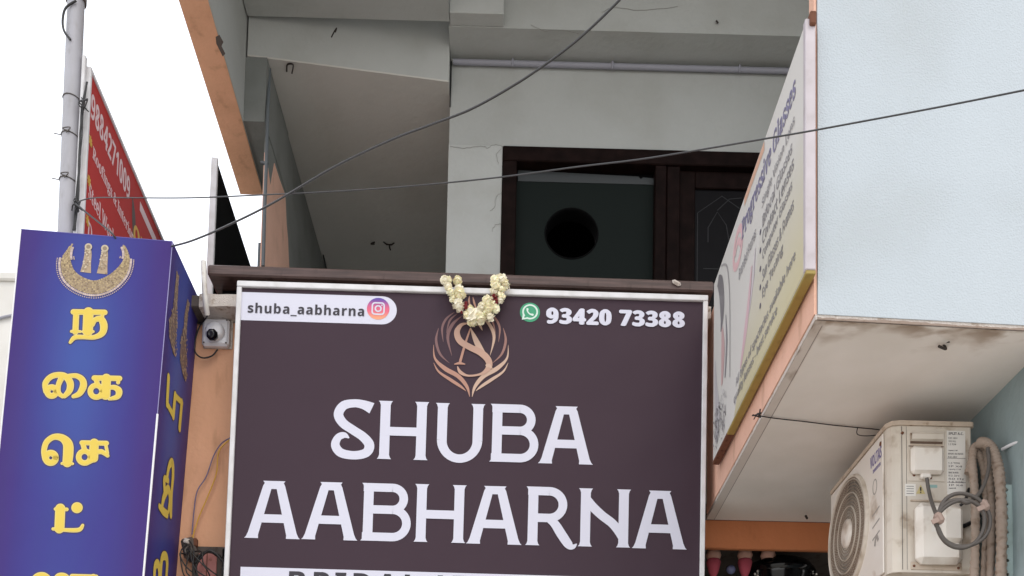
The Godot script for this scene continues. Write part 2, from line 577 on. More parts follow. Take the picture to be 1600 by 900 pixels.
	for e in [Vector2(337, 58), Vector2(343, 55), Vector2(349, 66), Vector2(346, 72), Vector2(352, 84), Vector2(348, 88), Vector2(342, 76), Vector2(338, 68)]:
		var d := ray(e.x, e.y)
		var w := eye + d * ((6.387 - eye.y) / d.y)
		cp.append(Vector2(w.x, -w.z))
	prism(chip, f, cp, 6.386, 6.389)
	obj("broken_plaster", chip, M.concrete_dark, b)
	# the dark room behind the window
	p.call("room_back", M.black, Vector3(-0.2, 4.6, -8.6), Vector3(2.3, 7.08, -8.7))
	p.call("room_ceiling", M.black, Vector3(-0.2, 6.95, -6.56), Vector3(2.3, 7.05, -8.6))
	p.call("room_side", M.black, Vector3(2.2, 4.6, -6.56), Vector3(2.3, 6.95, -8.6))
	p.call("right_wall", M.grey_plaster, Vector3(2.3, 0, -5.27), Vector3(2.45, 7.75, -11.2))
	window(b, o)
	# hairline cracks in the plaster of the window wall and its beam
	var cracks := [[6.358, [[786, 229], [772, 226], [764, 231], [756, 229]]], [6.358, [[783, 232], [776, 242], [779, 256]]], [6.358, [[784, 350], [774, 352], [768, 362]]], [6.358, [[785, 300], [776, 308], [773, 322], [766, 330]]], [6.358, [[703, 229], [725, 231], [748, 229], [757, 230]]],
		[6.115, [[830, 40], [850, 48], [872, 46], [905, 53]]], [6.115, [[940, 20], [960, 12], [1000, 16], [1060, 10]]]]
	for e in cracks:
		var ck := mb()
		var line := []
		for q2 in e[1]:
			line.append(at(q2[0], q2[1], e[0]) + o)
		var c2 := curve(line, 5)
		for i in c2.size():
			c2[i] += Vector3(rng.randf_range(-0.004, 0.004), rng.randf_range(-0.004, 0.004), 0)
		tube(ck, c2, 0.0010, 4)
		obj("crack", ck, M.crack, b)

func window(b: Node3D, o: Vector3) -> void:
	var w := Node3D.new()
	w.name = "window"
	w.position = o + Vector3(-0.088, 4.9, -6.37)
	b.add_child(w)
	# local: x to 2.3, y to 1.58, z 0 is the wall face
	var fr := mb()
	span(fr, Vector3(0.003, 0, -0.09), Vector3(0.098, 1.475, 0.02), 0.006)
	span(fr, Vector3(0.003, 1.478, -0.09), Vector3(2.3, 1.58, 0.02), 0.006)
	span(fr, Vector3(1.0, 0, -0.09), Vector3(1.075, 1.475, 0.016), 0.006)
	span(fr, Vector3(1.078, 0, -0.09), Vector3(1.165, 1.475, 0.01), 0.006)
	obj("window_frame", fr, M.dark_wood, w)
	var st := mb()
	var f := Transform3D(Basis(), Vector3(0, 0, -0.06))
	var c := w.global_transform.affine_inverse() * at(893, 365, 6.43)
	holed(st, f, Vector2(0.098, 0), Vector2(1.0, 1.392), Vector2(c.x, c.y), 0.171, 0.0, 40)
	var rim := ring(Vector2(c.x, c.y), 0.171, 0.171, 40)
	for i in 40:
		var a: Vector2 = rim[i]
		var d: Vector2 = rim[i + 1]
		face(st, [f * Vector3(a.x, a.y, 0), f * Vector3(d.x, d.y, 0), f * Vector3(d.x, d.y, -0.012), f * Vector3(a.x, a.y, -0.012)], Vector3(c.x - a.x, c.y - a.y, 0))
	obj("window_board", st, M.green_board, w)
	var rm := mb()
	lathe(rm, Transform3D(Basis(), Vector3(c.x, c.y, -0.06)), [Vector2(0.178, 0.0), Vector2(0.176, 0.006), Vector2(0.170, 0.006), Vector2(0.167, -0.02), Vector2(0.165, -0.12)], 48)
	obj("vent_sleeve", rm, M.black, w)
	var g := mb()
	prism(g, f, PackedVector2Array([Vector2(0.105, 1.392), Vector2(1.0, 1.392), Vector2(1.0, 1.435), Vector2(0.93, 1.44), Vector2(0.915, 1.428), Vector2(0.9, 1.445), Vector2(0.105, 1.468)]), -0.004, 0.004)
	obj("top_strip", g, M.dusty_glass, w)
	var dk := mb()
	span(dk, Vector3(0.098, 1.392, -0.1), Vector3(1.0, 1.478, -0.085))
	obj("top_backing", dk, M.black, w)
	var lf := mb()
	span(lf, Vector3(1.165, 0, -0.06), Vector3(1.27, 1.475, -0.03), 0.004)
	span(lf, Vector3(1.27, 1.36, -0.06), Vector3(2.3, 1.475, -0.031), 0.004)
	var leaf := obj("door_leaf", lf, M.dark_wood, w)
	var gl := mb()
	span(gl, Vector3(1.27, 0, -0.055), Vector3(2.3, 1.36, -0.05))
	obj("etched_glass", gl, flat(c8(22, 21, 23), 0.3, 0.0, 0.2), leaf)
	var et := mb()
	var fz := Transform3D(Basis(), Vector3(0, 0, -0.049))
	var lines := [[Vector2(1.29, 0.2), Vector2(1.29, 1.2), Vector2(1.45, 1.32), Vector2(1.62, 1.2)], [Vector2(1.33, 0.82), Vector2(1.45, 0.82), Vector2(1.62, 0.82)],
		[Vector2(1.36, 1.0), Vector2(1.36, 1.1), Vector2(1.42, 1.21), Vector2(1.48, 1.12), Vector2(1.5, 1.0)], [Vector2(1.42, 1.22), Vector2(1.5, 1.3), Vector2(1.58, 1.31)], [Vector2(1.45, 0.1), Vector2(1.45, 0.8)]]
	for i in lines.size():
		stroke(et, fz, lines[i], 0.005, 0.0004 * i, 1)
	obj("etched_lines", et, flat(c8(30, 30, 33), 0.6), leaf)

func neighbour_building() -> void:
	var b := thing("neighbour_building", "pale blue neighbouring building with a jutting balcony parapet and beige soffit at right", "building", Vector3(1.9, 0, -3.6))
	var o := Vector3(-1.9, 0, 3.6)
	var f := Transform3D(Basis(Vector3(1, 0, 0), Vector3(0, 0, -1), Vector3(0, 1, 0)), o)    # plan outlines: x, depth
	var par := mb()
	prism(par, f, PackedVector2Array([Vector2(1.052, 3.385), Vector2(3.4, 3.5), Vector2(3.4, 3.6), Vector2(1.056, 3.45)]), 3.62, 5.3)
	obj("parapet_front", par, M.blue_plaster, b)
	var sd := mb()
	prism(sd, f, PackedVector2Array([Vector2(1.04, 3.39), Vector2(1.051, 3.392), Vector2(1.055, 3.453), Vector2(1.2, 3.462), Vector2(1.2, 5.24), Vector2(1.04, 5.24)]), 3.622, 4.66)
	obj("parapet_side", sd, M.peach_paint, b)
	part("corner_strip", b, M.peach_paint, Vector3(1.041, 4.662, -3.393) + o, Vector3(1.0505, 5.3, -3.448) + o)
	var so := mb()
	prism(so, f, PackedVector2Array([Vector2(1.044, 3.388), Vector2(3.4, 3.505), Vector2(3.4, 5.262), Vector2(1.044, 5.262)]), 3.602, 3.62)
	obj("soffit_slab", so, M.chipped, b)
	so = mb()
	so.set_normal(Vector3.DOWN)
	for t in [[0, 1, 2], [0, 2, 3]]:
		for j in t:
			var v: Vector2 = [Vector2(1.044, 3.388), Vector2(3.4, 3.505), Vector2(3.4, 5.262), Vector2(1.044, 5.262)][j]
			so.set_uv(Vector2((v.x - 1.0) / 2.5, (v.y - 3.3) / 2.5))
			so.add_vertex(Vector3(v.x, 3.599, -v.y) + o)
	obj("soffit", so, soffit_material(), b)
	part("balcony_floor", b, M.grey_plaster, Vector3(1.2, 3.622, -3.68) + o, Vector3(3.4, 3.7, -5.24) + o)
	var de := mb()                           # crumbling, dirt-dark arris along the parapet's foot
	var low := PackedVector2Array()
	var high := PackedVector2Array()
	for i in 121:
		var x := 2.0 * i / 120.0
		low.append(Vector2(x, 3.6))
		var big := 0.012 * maxf(0.0, sin(x * 7.3) * sin(x * 3.1 + 1.0)) * clampf(x * 1.5, 0.2, 1.0)
		high.append(Vector2(x, 3.604 + 0.005 * rng.randf() + big * rng.randf_range(0.6, 1.0)))
	high.reverse()
	low.append_array(high)
	var along := Vector3(2.348, 0, -0.115).normalized()
	prism(de, Transform3D(Basis(along, Vector3.UP, along.cross(Vector3.UP)), Vector3(1.05, 0, -3.386) + o), low, 0.0006, 0.003)
	obj("dirty_edge", de, M.arris_dirt, b)
	var gr := mb()                           # the scored drip line that runs along the soffit's left edge
	for e in [[Vector3(1.078, 3.6, -3.42), Vector3(1.085, 3.6, -5.26)]]:
		tube(gr, [e[0] + o, e[1] + o], 0.002, 5)
	obj("drip_groove", gr, flat(c8(140, 130, 124), 0.9), b)
	part("side_wall", b, M.teal_wall, Vector3(1.905, 0, -3.47) + o, Vector3(2.05, 3.6, -5.27) + o)
	part("lintel", b, M.orange_deep, Vector3(1.0, 3.448, -5.265) + o, Vector3(1.904, 3.6, -5.30) + o, 0.005)

func soffit_material() -> StandardMaterial3D:
	# beige limewash, brown damp marks where rain creeps round the front edge and along the left side; drawn in plan (x, depth) by world position
	var im := Image.create(512, 512, false, Image.FORMAT_RGB8)
	var n := FastNoiseLite.new()
	n.seed = 4
	n.frequency = 0.012
	n.fractal_octaves = 5
	var n2 := FastNoiseLite.new()
	n2.seed = 14
	n2.frequency = 0.045
	for y in 512:
		for x in 512:
			var wx := 1.0 + 2.5 * x / 512.0               # metres across
			var wz := 3.3 + 2.5 * y / 512.0               # metres in
			var edge := wz - (3.388 + (wx - 1.044) * 0.05)
			var a := n.get_noise_2d(x, y)
			var c := Color(0.895, 0.875, 0.855).lerp(Color(0.86, 0.84, 0.815), clampf(0.5 + a, 0, 1))
			var st := clampf(1.0 - edge / (0.06 + 0.14 * clampf(n.get_noise_2d(x * 1.6, 900) + 0.35, 0, 1)), 0, 1)
			st = st * clampf(0.45 + 1.6 * n2.get_noise_2d(x * 0.5, y), 0, 1)
			c = c.lerp(Color(0.58, 0.51, 0.45), st)
			if wx < 1.08:
				c = c.lerp(Color(0.76, 0.72, 0.69), 0.6)
				var r := clampf(n2.get_noise_2d(x * 2.0, y * 0.7) * 2.2 - 0.2, 0, 1)
				c = c.lerp(Color(0.5, 0.43, 0.38), r * clampf(1.0 - edge * 1.6, 0, 1))
			im.set_pixel(x, y, c)
	var m := flat(Color.WHITE, 0.9)
	m.albedo_texture = ImageTexture.create_from_image(im)
	return m

func far_building() -> void:
	var b := thing("distant_building", "plain off-white building wall far behind the blue box sign", "building", Vector3(-8, 0, -14))
	part("wall", b, M.far_wall, Vector3(-9, 0, 0), Vector3(2.2, 10.13, -6))
	part("roof_edge", b, M.far_wall, Vector3(-9.05, 10.133, 0.05), Vector3(2.25, 10.25, -6.05), 0.02)
	var st := mb()
	tube(st, curve([Vector3(0.62, 9.45, 0.03), Vector3(0.75, 9.56, 0.03), Vector3(0.95, 9.62, 0.03)]), 0.02, 6)
	obj("wall_pipe", st, M.conduit, b)

# ---------------------------------------------------------------- the mauve signboard
func glyph(st: SurfaceTool, ch: String, f: Transform3D, w: float, h: float, z: float) -> void:      # flared capitals in a box w x h, origin at the lower left
	var s := h                                # heights in units of the capital height
	var sw := 0.165 * s
	var fl := 0.036 * s
	var fh := 0.075 * s
	var k := [z]
	var nz := func() -> float:
		k[0] += 0.0002
		return k[0]
	var stem := func(x: float) -> void:       # upright with flared ends, x = its middle
		var p := PackedVector2Array()
		for e in [[-1, 1], [1, 1], [1, -1], [-1, -1]]:
			var side: float = e[0]
			var y0: float = h if e[1] > 0 else 0.0
			var dir: float = -e[1]
			var pts := [Vector2(x + side * (sw / 2 + fl), y0), Vector2(x + side * (sw / 2 + fl * 0.45), y0 + dir * fh * 0.3), Vector2(x + side * sw / 2, y0 + dir * fh)]
			if side * e[1] > 0:
				pts.reverse()
			if e == [-1, 1]:
				pts.reverse()
				pts = [pts[2], pts[1], pts[0]] if false else pts
			for q in pts:
				p.append(q)
		poly(st, f, PackedVector2Array([
			Vector2(x - sw / 2 - fl, h), Vector2(x + sw / 2 + fl, h), Vector2(x + sw / 2 + fl * 0.4, h - fh * 0.35), Vector2(x + sw / 2, h - fh),
			Vector2(x + sw / 2, fh), Vector2(x + sw / 2 + fl * 0.4, fh * 0.35), Vector2(x + sw / 2 + fl, 0), Vector2(x - sw / 2 - fl, 0),
			Vector2(x - sw / 2 - fl * 0.4, fh * 0.35), Vector2(x - sw / 2, fh), Vector2(x - sw / 2, h - fh), Vector2(x - sw / 2 - fl * 0.4, h - fh * 0.35)]), nz.call())
	var e := sw / 2 + fl
	var hw := 0.145 * s
	match ch:
		"H":
			stem.call(e); stem.call(w - e)
			stroke(st, f, [Vector2(e, h * 0.48), Vector2(w - e, h * 0.48)], hw * 1.02, nz.call(), 1)
		"U":
			var yy := h * 0.36
			for x in [e, w - e]:
				poly(st, f, PackedVector2Array([Vector2(x - e, h), Vector2(x + e, h), Vector2(x + sw / 2 + fl * 0.4, h - fh * 0.35), Vector2(x + sw / 2, h - fh), Vector2(x + sw / 2, yy), Vector2(x - sw / 2, yy), Vector2(x - sw / 2, h - fh), Vector2(x - sw / 2 - fl * 0.4, h - fh * 0.35)]), nz.call())
			var a := ring(Vector2(w / 2, yy), w / 2 - e, yy + 0.03 * s - hw / 2, 28, PI, TAU)
			var ws := []
			for i in 29:
				ws.append(lerpf(sw, hw, sin(PI * i / 28.0)))
			stroke(st, f, a, ws, nz.call(), 1)
		"A":
			var m := w * 0.5
			var tw := 0.188 * s
			var y1 := 0.86 * h
			var lx := func(y: float) -> float: return lerpf(e + 0.008 * s, m - tw + fl + sw * 0.46, y / h)      # middle of the left leg
			for sd in [1.0, -1.0]:
				var q := PackedVector2Array()
				for v in [[-e, 0], [e, 0]]:
					q.append(Vector2(e + v[0], 0))
				q.append(Vector2(lx.call(fh) + sw * 0.5 + fl * 0.1, fh * 0.75))
				q.append(Vector2(m - 0.045 * s, y1)); q.append(Vector2(m, y1)); q.append(Vector2(m, h)); q.append(Vector2(m - tw, h))
				q.append(Vector2(m - tw + fl * 0.75, h - fh * 0.5)); q.append(Vector2(lx.call(h - fh * 1.1) - sw * 0.53, h - fh * 1.1))
				q.append(Vector2(lx.call(fh) - sw * 0.53, fh * 1.3)); q.append(Vector2(e - sw / 2 - fl * 0.25, fh * 0.35))
				if sd < 0:
					for i in q.size():
						q[i].x = w - q[i].x
				poly(st, f, q, nz.call())
			stroke(st, f, [Vector2(lx.call(0.34 * h), 0.345 * h), Vector2(w - lx.call(0.34 * h), 0.345 * h)], hw, nz.call(), 1)
		"B", "R":
			stem.call(e)
			var yt := h - hw / 2
			var r1 := 0.23 * s
			var ym := h * (0.545 if ch == "B" else 0.47)
			var x1 := w * (0.97 if ch == "R" else 0.93) - hw / 2
			if ch == "R":
				x1 = w * 0.80 - hw / 2
			var rr := (yt - ym) / 2.0
			var top := [Vector2(e - sw / 2 - fl * 0.2, yt), Vector2(x1 - rr, yt)] + ring(Vector2(x1 - rr, ym + rr), rr, rr, 20, PI / 2, -PI / 2) + [Vector2(e, ym)]
			stroke(st, f, top, hw, nz.call(), 1)
			if ch == "B":
				var yb := hw / 2
				var rb := (ym - yb) / 2.0
				var x2 := w - hw / 2
				stroke(st, f, [Vector2(e, ym), Vector2(x2 - rb, ym)] + ring(Vector2(x2 - rb, yb + rb), rb, rb, 20, PI / 2, -PI / 2) + [Vector2(e - sw / 2 - fl * 0.3, yb)], hw, nz.call(), 1)
			else:
				stroke(st, f, [Vector2(w * 0.42, ym - 0.01 * s), Vector2(w * 0.56, ym * 0.80), Vector2(w * 0.70, ym * 0.42), Vector2(w * 0.84, 0.03 * s), Vector2(w * 0.93, -0.005 * s), Vector2(w * 1.0, 0.045 * s)], [hw * 0.7, hw, hw * 1.1, hw * 1.0, hw * 0.6, 0.015 * s], nz.call(), 7)
		"N":
			stem.call(e); stem.call(w - e)
			stroke(st, f, [Vector2(e * 1.0, h * 0.86), Vector2(e * 1.9, h * 0.70), Vector2(w * 0.45, h * 0.54), Vector2(w * 0.66, h * 0.40), Vector2(w - e * 1.35, h * 0.22), Vector2(w - e * 0.95, h * 0.05)], [hw * 0.8, hw * 1.05, hw * 1.05, hw * 1.05, hw * 1.05, hw * 0.6], nz.call(), 7)
		"S":
			var c := [Vector2(0.915, 0.86), Vector2(0.72, 0.915), Vector2(0.50, 0.935), Vector2(0.26, 0.89), Vector2(0.15, 0.745), Vector2(0.26, 0.60), Vector2(0.50, 0.485), Vector2(0.74, 0.375), Vector2(0.885, 0.245), Vector2(0.82, 0.115), Vector2(0.55, 0.065), Vector2(0.24, 0.10), Vector2(0.105, 0.225), Vector2(0.165, 0.355), Vector2(0.30, 0.395), Vector2(0.415, 0.35)]
			for i in c.size():
				c[i] = Vector2(c[i].x * w, c[i].y * h)
			stroke(st, f, c, [0.19 * s, 0.15 * s, 0.135 * s, 0.15 * s, 0.155 * s, 0.15 * s, 0.145 * s, 0.15 * s, 0.16 * s, 0.15 * s, 0.14 * s, 0.145 * s, 0.14 * s, 0.12 * s, 0.10 * s, 0.02 * s], nz.call(), 8)

func main_sign() -> void:
	var tl := at(370, 437, 5.0)
	var tr := at(1107, 460, 5.0)
	var ang := atan2(tr.y - tl.y, tr.x - tl.x)
	var sgn := thing("shop_signboard", "large mauve shop signboard with white flared lettering in a white frame", "signboard", tl, Basis(Vector3.BACK, ang))
	var wd := (tr - tl).length()
	var ht := 2.05
	var fw := 0.022
	part("panel", sgn, M.sign_mauve, Vector3(fw, -ht + fw, -0.05), Vector3(wd - fw, -fw, -0.02))
	var fr := mb()
	span(fr, Vector3(0, -0.03, -0.06), Vector3(wd, 0, -0.004), 0.003)
	obj("frame_bar", fr, M.aluminium, sgn)
	fr = mb(); span(fr, Vector3(0, -ht, -0.06), Vector3(wd, -ht + fw, 0.0), 0.004)
	obj("frame_bar", fr, M.aluminium, sgn)
	for x in [[0.0, 0.024], [wd - 0.024, wd]]:
		fr = mb(); span(fr, Vector3(x[0], -ht + fw + 0.001, -0.06), Vector3(x[1], -0.031, -0.005), 0.003)
		obj("frame_bar", fr, M.aluminium, sgn)
	var zp := -0.0185
	var loc := func(x: float, y: float) -> Vector2:
		var v := on(sgn, x, y, 2, zp)
		return Vector2(v.x, v.y)
	var letters := func(list: Array, called: String) -> void:
		var n := 0
		for e in list:
			var st := mb()
			var a: Vector2 = loc.call(e[1], e[4])
			var c: Vector2 = loc.call(e[2], e[4] + (e[2] - e[1]) * 0.025)
			var t: Vector2 = loc.call((e[1] + e[2]) / 2.0, e[3])
			glyph(st, e[0], Transform3D(Basis(), Vector3(a.x, (a.y + c.y) / 2.0, zp + 0.0015 * (n % 2))), c.x - a.x, t.y - (a.y + c.y) / 2.0, 0.0)
			n += 1
			obj(called, st, M.print_white, sgn)
	letters.call([["S", 516.0, 584.0, 624.0, 716.5], ["H", 588.8, 668.0, 627.4, 717.2], ["U", 678.3, 756.0, 630.5, 719.5], ["B", 764.4, 840.5, 632.2, 721.5], ["A", 840.5, 926.4, 635.0, 723.8]], "letter")
	letters.call([["A", 381.3, 468.5, 751.5, 840.3], ["A", 470.6, 558.5, 753.6, 842.6], ["B", 562.8, 640.8, 755.5, 844.6], ["H", 646.0, 726.7, 757.4, 846.6], ["A", 728.0, 815.0, 759.6, 849.2], ["R", 820.5, 901.0, 761.3, 851.8], ["N", 902.8, 984.5, 763.9, 853.6], ["A", 987.0, 1073.0, 767.0, 856.6]], "letter")
	# the white tab with the page name and its round icon
	var tab := mb()
	var a: Vector2 = loc.call(372, 456)
	var c: Vector2 = loc.call(375, 500)
	var e: Vector2 = loc.call(620, 484)
	var r := (a.y - c.y) / 2.0
	var outline := PackedVector2Array([Vector2(fw, a.y), Vector2(e.x - r, a.y)])
	for v in ring(Vector2(e.x - r, a.y - r), r, r, 18, PI / 2, -PI / 2):
		outline.append(v)
	outline.append(Vector2(fw, c.y))
	poly(tab, Transform3D(Basis(), Vector3(0, 0, zp)), outline, 0.0)
	obj("name_tab", tab, M.print_white, sgn)
	var tx := mb()
	a = loc.call(387, 489.5)
	c = loc.call(569, 489.5)
	words(tx, "shuba_aabharna", Transform3D(Basis(), Vector3(a.x, a.y - 0.008, zp + 0.002)), c.x - a.x, 0.064, "Droid Sans", true, 1)
	obj("page_name", tx, M.print_black, sgn, true)
	photo_icon(sgn, loc.call(591, 482.5), zp + 0.001)
	call_icon(sgn, loc.call(828, 488), zp)
	tx = mb()
	a = loc.call(853, 503)
	c = loc.call(1070, 508)
	for i in 5:                               # heavy numerals: the strokes are thickened by small steps all round
		var sh: Vector2 = [Vector2(0, 0), Vector2(0.005, 0), Vector2(-0.005, 0), Vector2(0, 0.003), Vector2(0, -0.003)][i]
		words(tx, "93420 73388", Transform3D(Basis(), Vector3(a.x + 0.005 + sh.x, a.y - 0.007 + sh.y, zp + 0.001 + 0.0003 * i)), c.x - a.x - 0.01, 0.080, "Droid Sans", true, 2)
	obj("phone_number", tx, M.print_white, sgn, true)
	var strip := mb()
	a = loc.call(376, 885.5)
	poly(strip, Transform3D(Basis(), Vector3(0, 0, zp)), PackedVector2Array([Vector2(a.x, a.y), Vector2(wd - 0.075, a.y), Vector2(wd - 0.075, a.y - 0.24), Vector2(a.x, a.y - 0.24)]), 0.0)
	obj("white_strip", strip, M.print_white, sgn)
	tx = mb()
	a = loc.call(452, 892)
	words(tx, "BRIDAL JEWELLERY", Transform3D(Basis(), Vector3(a.x, a.y - 0.152, zp + 0.002)), 1.72, 0.15, "Droid Sans", true, 4)
	obj("strip_text", tx, M.print_black, sgn, true)
	emblem(sgn, loc, zp)

func photo_icon(sgn: Node3D, c: Vector2, z: float) -> void:
	var st := mb()
	var f := Transform3D(Basis(), Vector3(c.x, c.y, z))
	var n := 28
	var R := 0.0575
	var col := func(p: Vector2) -> Color:
		var t := clampf((p.y / R + 1.0) / 2.0, 0, 1)
		var c0 := Color(0.85, 0.36, 0.20).lerp(Color(0.72, 0.13, 0.22), smoothstep(0.0, 0.45, t))
		return c0.lerp(Color(0.10, 0.07, 0.36), smoothstep(0.45, 1.0, t))
	for i in 8:
		for k in n:
			var q := []
			for v in [[i, k], [i + 1, k], [i + 1, k + 1], [i, k + 1]]:
				q.append(Vector2(cos(TAU * v[1] / n), sin(TAU * v[1] / n)) * R * v[0] / 8.0)
			for t in [[0, 2, 1], [0, 3, 2]]:
				for j in t:
					st.set_color(col.call(q[j]))
					st.add_vertex(f * Vector3(q[j].x, q[j].y, 0))
	obj("round_icon", st, M.print_ink, sgn)
	var w := mb()
	var s := 0.03
	var rr := 0.014
	var sq := []
	for e in [[1, 1, 0.0], [-1, 1, PI / 2], [-1, -1, PI], [1, -1, PI * 1.5]]:
		sq += ring(Vector2(e[0] * (s - rr), e[1] * (s - rr)), rr, rr, 6, e[2], e[2] + PI / 2)
	sq.append(sq[0])
	stroke(w, f, sq, 0.0075, 0.0012, 1)
	stroke(w, f, ring(Vector2.ZERO, 0.0145, 0.0145, 24), 0.0075, 0.0012, 1)
	disc(w, f, Vector2(0.0185, 0.0185), 0.004, 0.0012, 10)
	obj("icon_outline", w, M.print_white, sgn)

func call_icon(sgn: Node3D, c: Vector2, z: float) -> void:
	var f := Transform3D(Basis(), Vector3(c.x, c.y, z))
	var st := mb()
	disc(st, f, Vector2.ZERO, 0.051, 0.0, 32)
	obj("round_icon", st, M.green_ink, sgn)
	var w := mb()
	stroke(w, f, ring(Vector2(0.001, 0.002), 0.036, 0.036, 30, -PI * 0.66, PI * 1.22), 0.0085, 0.0012, 1)
	poly(w, f, PackedVector2Array([Vector2(-0.036, -0.012), Vector2(-0.04, -0.041), Vector2(-0.012, -0.036), Vector2(-0.014, -0.028), Vector2(-0.028, -0.031), Vector2(-0.027, -0.01)]), 0.0014)
	stroke(w, f, [Vector2(-0.013, 0.016), Vector2(-0.012, 0.004), Vector2(-0.001, -0.009), Vector2(0.014, -0.013)], [0.011, 0.007, 0.007, 0.012], 0.0012, 5, true)
	obj("icon_outline", w, flat(c8(206, 226, 216), 0.45), sgn)

func emblem(sgn: Node3D, loc: Callable, z: float) -> void:
	var st := mb()
	var f := Transform3D(Basis(), Vector3(0, 0, z))
	var px := 5.0 / 1600.0 / 4.286
	var k := 0
	var draw := func(pts: Array, ws: Array, col: Color, mirror: bool, layer: int) -> void:
		var p := []
		for e in pts:
			var x: float = 650.0 - e.x if mirror else e.x
			p.append(loc.call(660 + x / 4.286, 420 + e.y / 4.286))
		var w := []
		for e in ws:
			w.append(e * px)
		st.set_color(col)
		stroke(st, f, p, w, 0.0003 * layer, 8)
	var rose := Color(0.205, 0.11, 0.11)
	var copper := Color(0.43, 0.235, 0.175)
	var light := Color(0.54, 0.375, 0.29)
	var wings := [
		[[Vector2(215, 290), Vector2(160, 335), Vector2(132, 400), Vector2(140, 490)], [3, 15, 14, 2]],
		[[Vector2(235, 300), Vector2(185, 345), Vector2(160, 430)], [2, 14, 2]],
		[[Vector2(262, 318), Vector2(200, 375), Vector2(170, 460), Vector2(197, 582)], [3, 22, 20, 2]],
		[[Vector2(108, 398), Vector2(92, 480), Vector2(118, 570), Vector2(180, 632)], [3, 17, 15, 2]],
		[[Vector2(75, 510), Vector2(84, 600), Vector2(150, 668), Vector2(240, 720), Vector2(298, 790), Vector2(317, 858)], [2, 14, 30, 30, 22, 3]],
		[[Vector2(75, 630), Vector2(110, 690), Vector2(190, 745), Vector2(255, 788), Vector2(293, 820)], [2, 14, 22, 18, 2]]]
	for i in wings.size():
		draw.call(wings[i][0], wings[i][1], rose if i < 4 else copper, false, i)
		draw.call(wings[i][0], wings[i][1], copper.lerp(rose, 0.6) if i in [0, 1, 3] else light, true, i)
	draw.call([Vector2(316, 182), Vector2(312, 215), Vector2(320, 262)], [2, 14, 8], copper, false, 7)
	draw.call([Vector2(338, 190), Vector2(346, 225), Vector2(362, 275)], [2, 14, 8], copper, false, 7)
	draw.call([Vector2(375, 360), Vector2(388, 385), Vector2(402, 415)], [16, 18, 2], light, false, 7)
	draw.call([Vector2(322, 400), Vector2(285, 510), Vector2(250, 635)], [10, 16, 18], copper, false, 8)
	draw.call([Vector2(213, 641), Vector2(250, 634), Vector2(287, 641)], [6, 18, 6], copper, false, 9)
	draw.call([Vector2(322, 398), Vector2(358, 480), Vector2(400, 565)], [6, 36, 44], light, false, 10)
	draw.call([Vector2(312, 366), Vector2(262, 378), Vector2(232, 425), Vector2(252, 485), Vector2(320, 528), Vector2(390, 562), Vector2(440, 612), Vector2(444, 662), Vector2(395, 705), Vector2(310, 718), Vector2(255, 695), Vector2(235, 655)], [6, 24, 40, 44, 44, 48, 46, 40, 18, 14, 24, 6], copper.lerp(light, 0.5), false, 11)
	draw.call([Vector2(425, 655), Vector2(445, 650), Vector2(470, 672)], [20, 26, 3], light, false, 12)
	obj("emblem", st, M.print_ink, sgn)

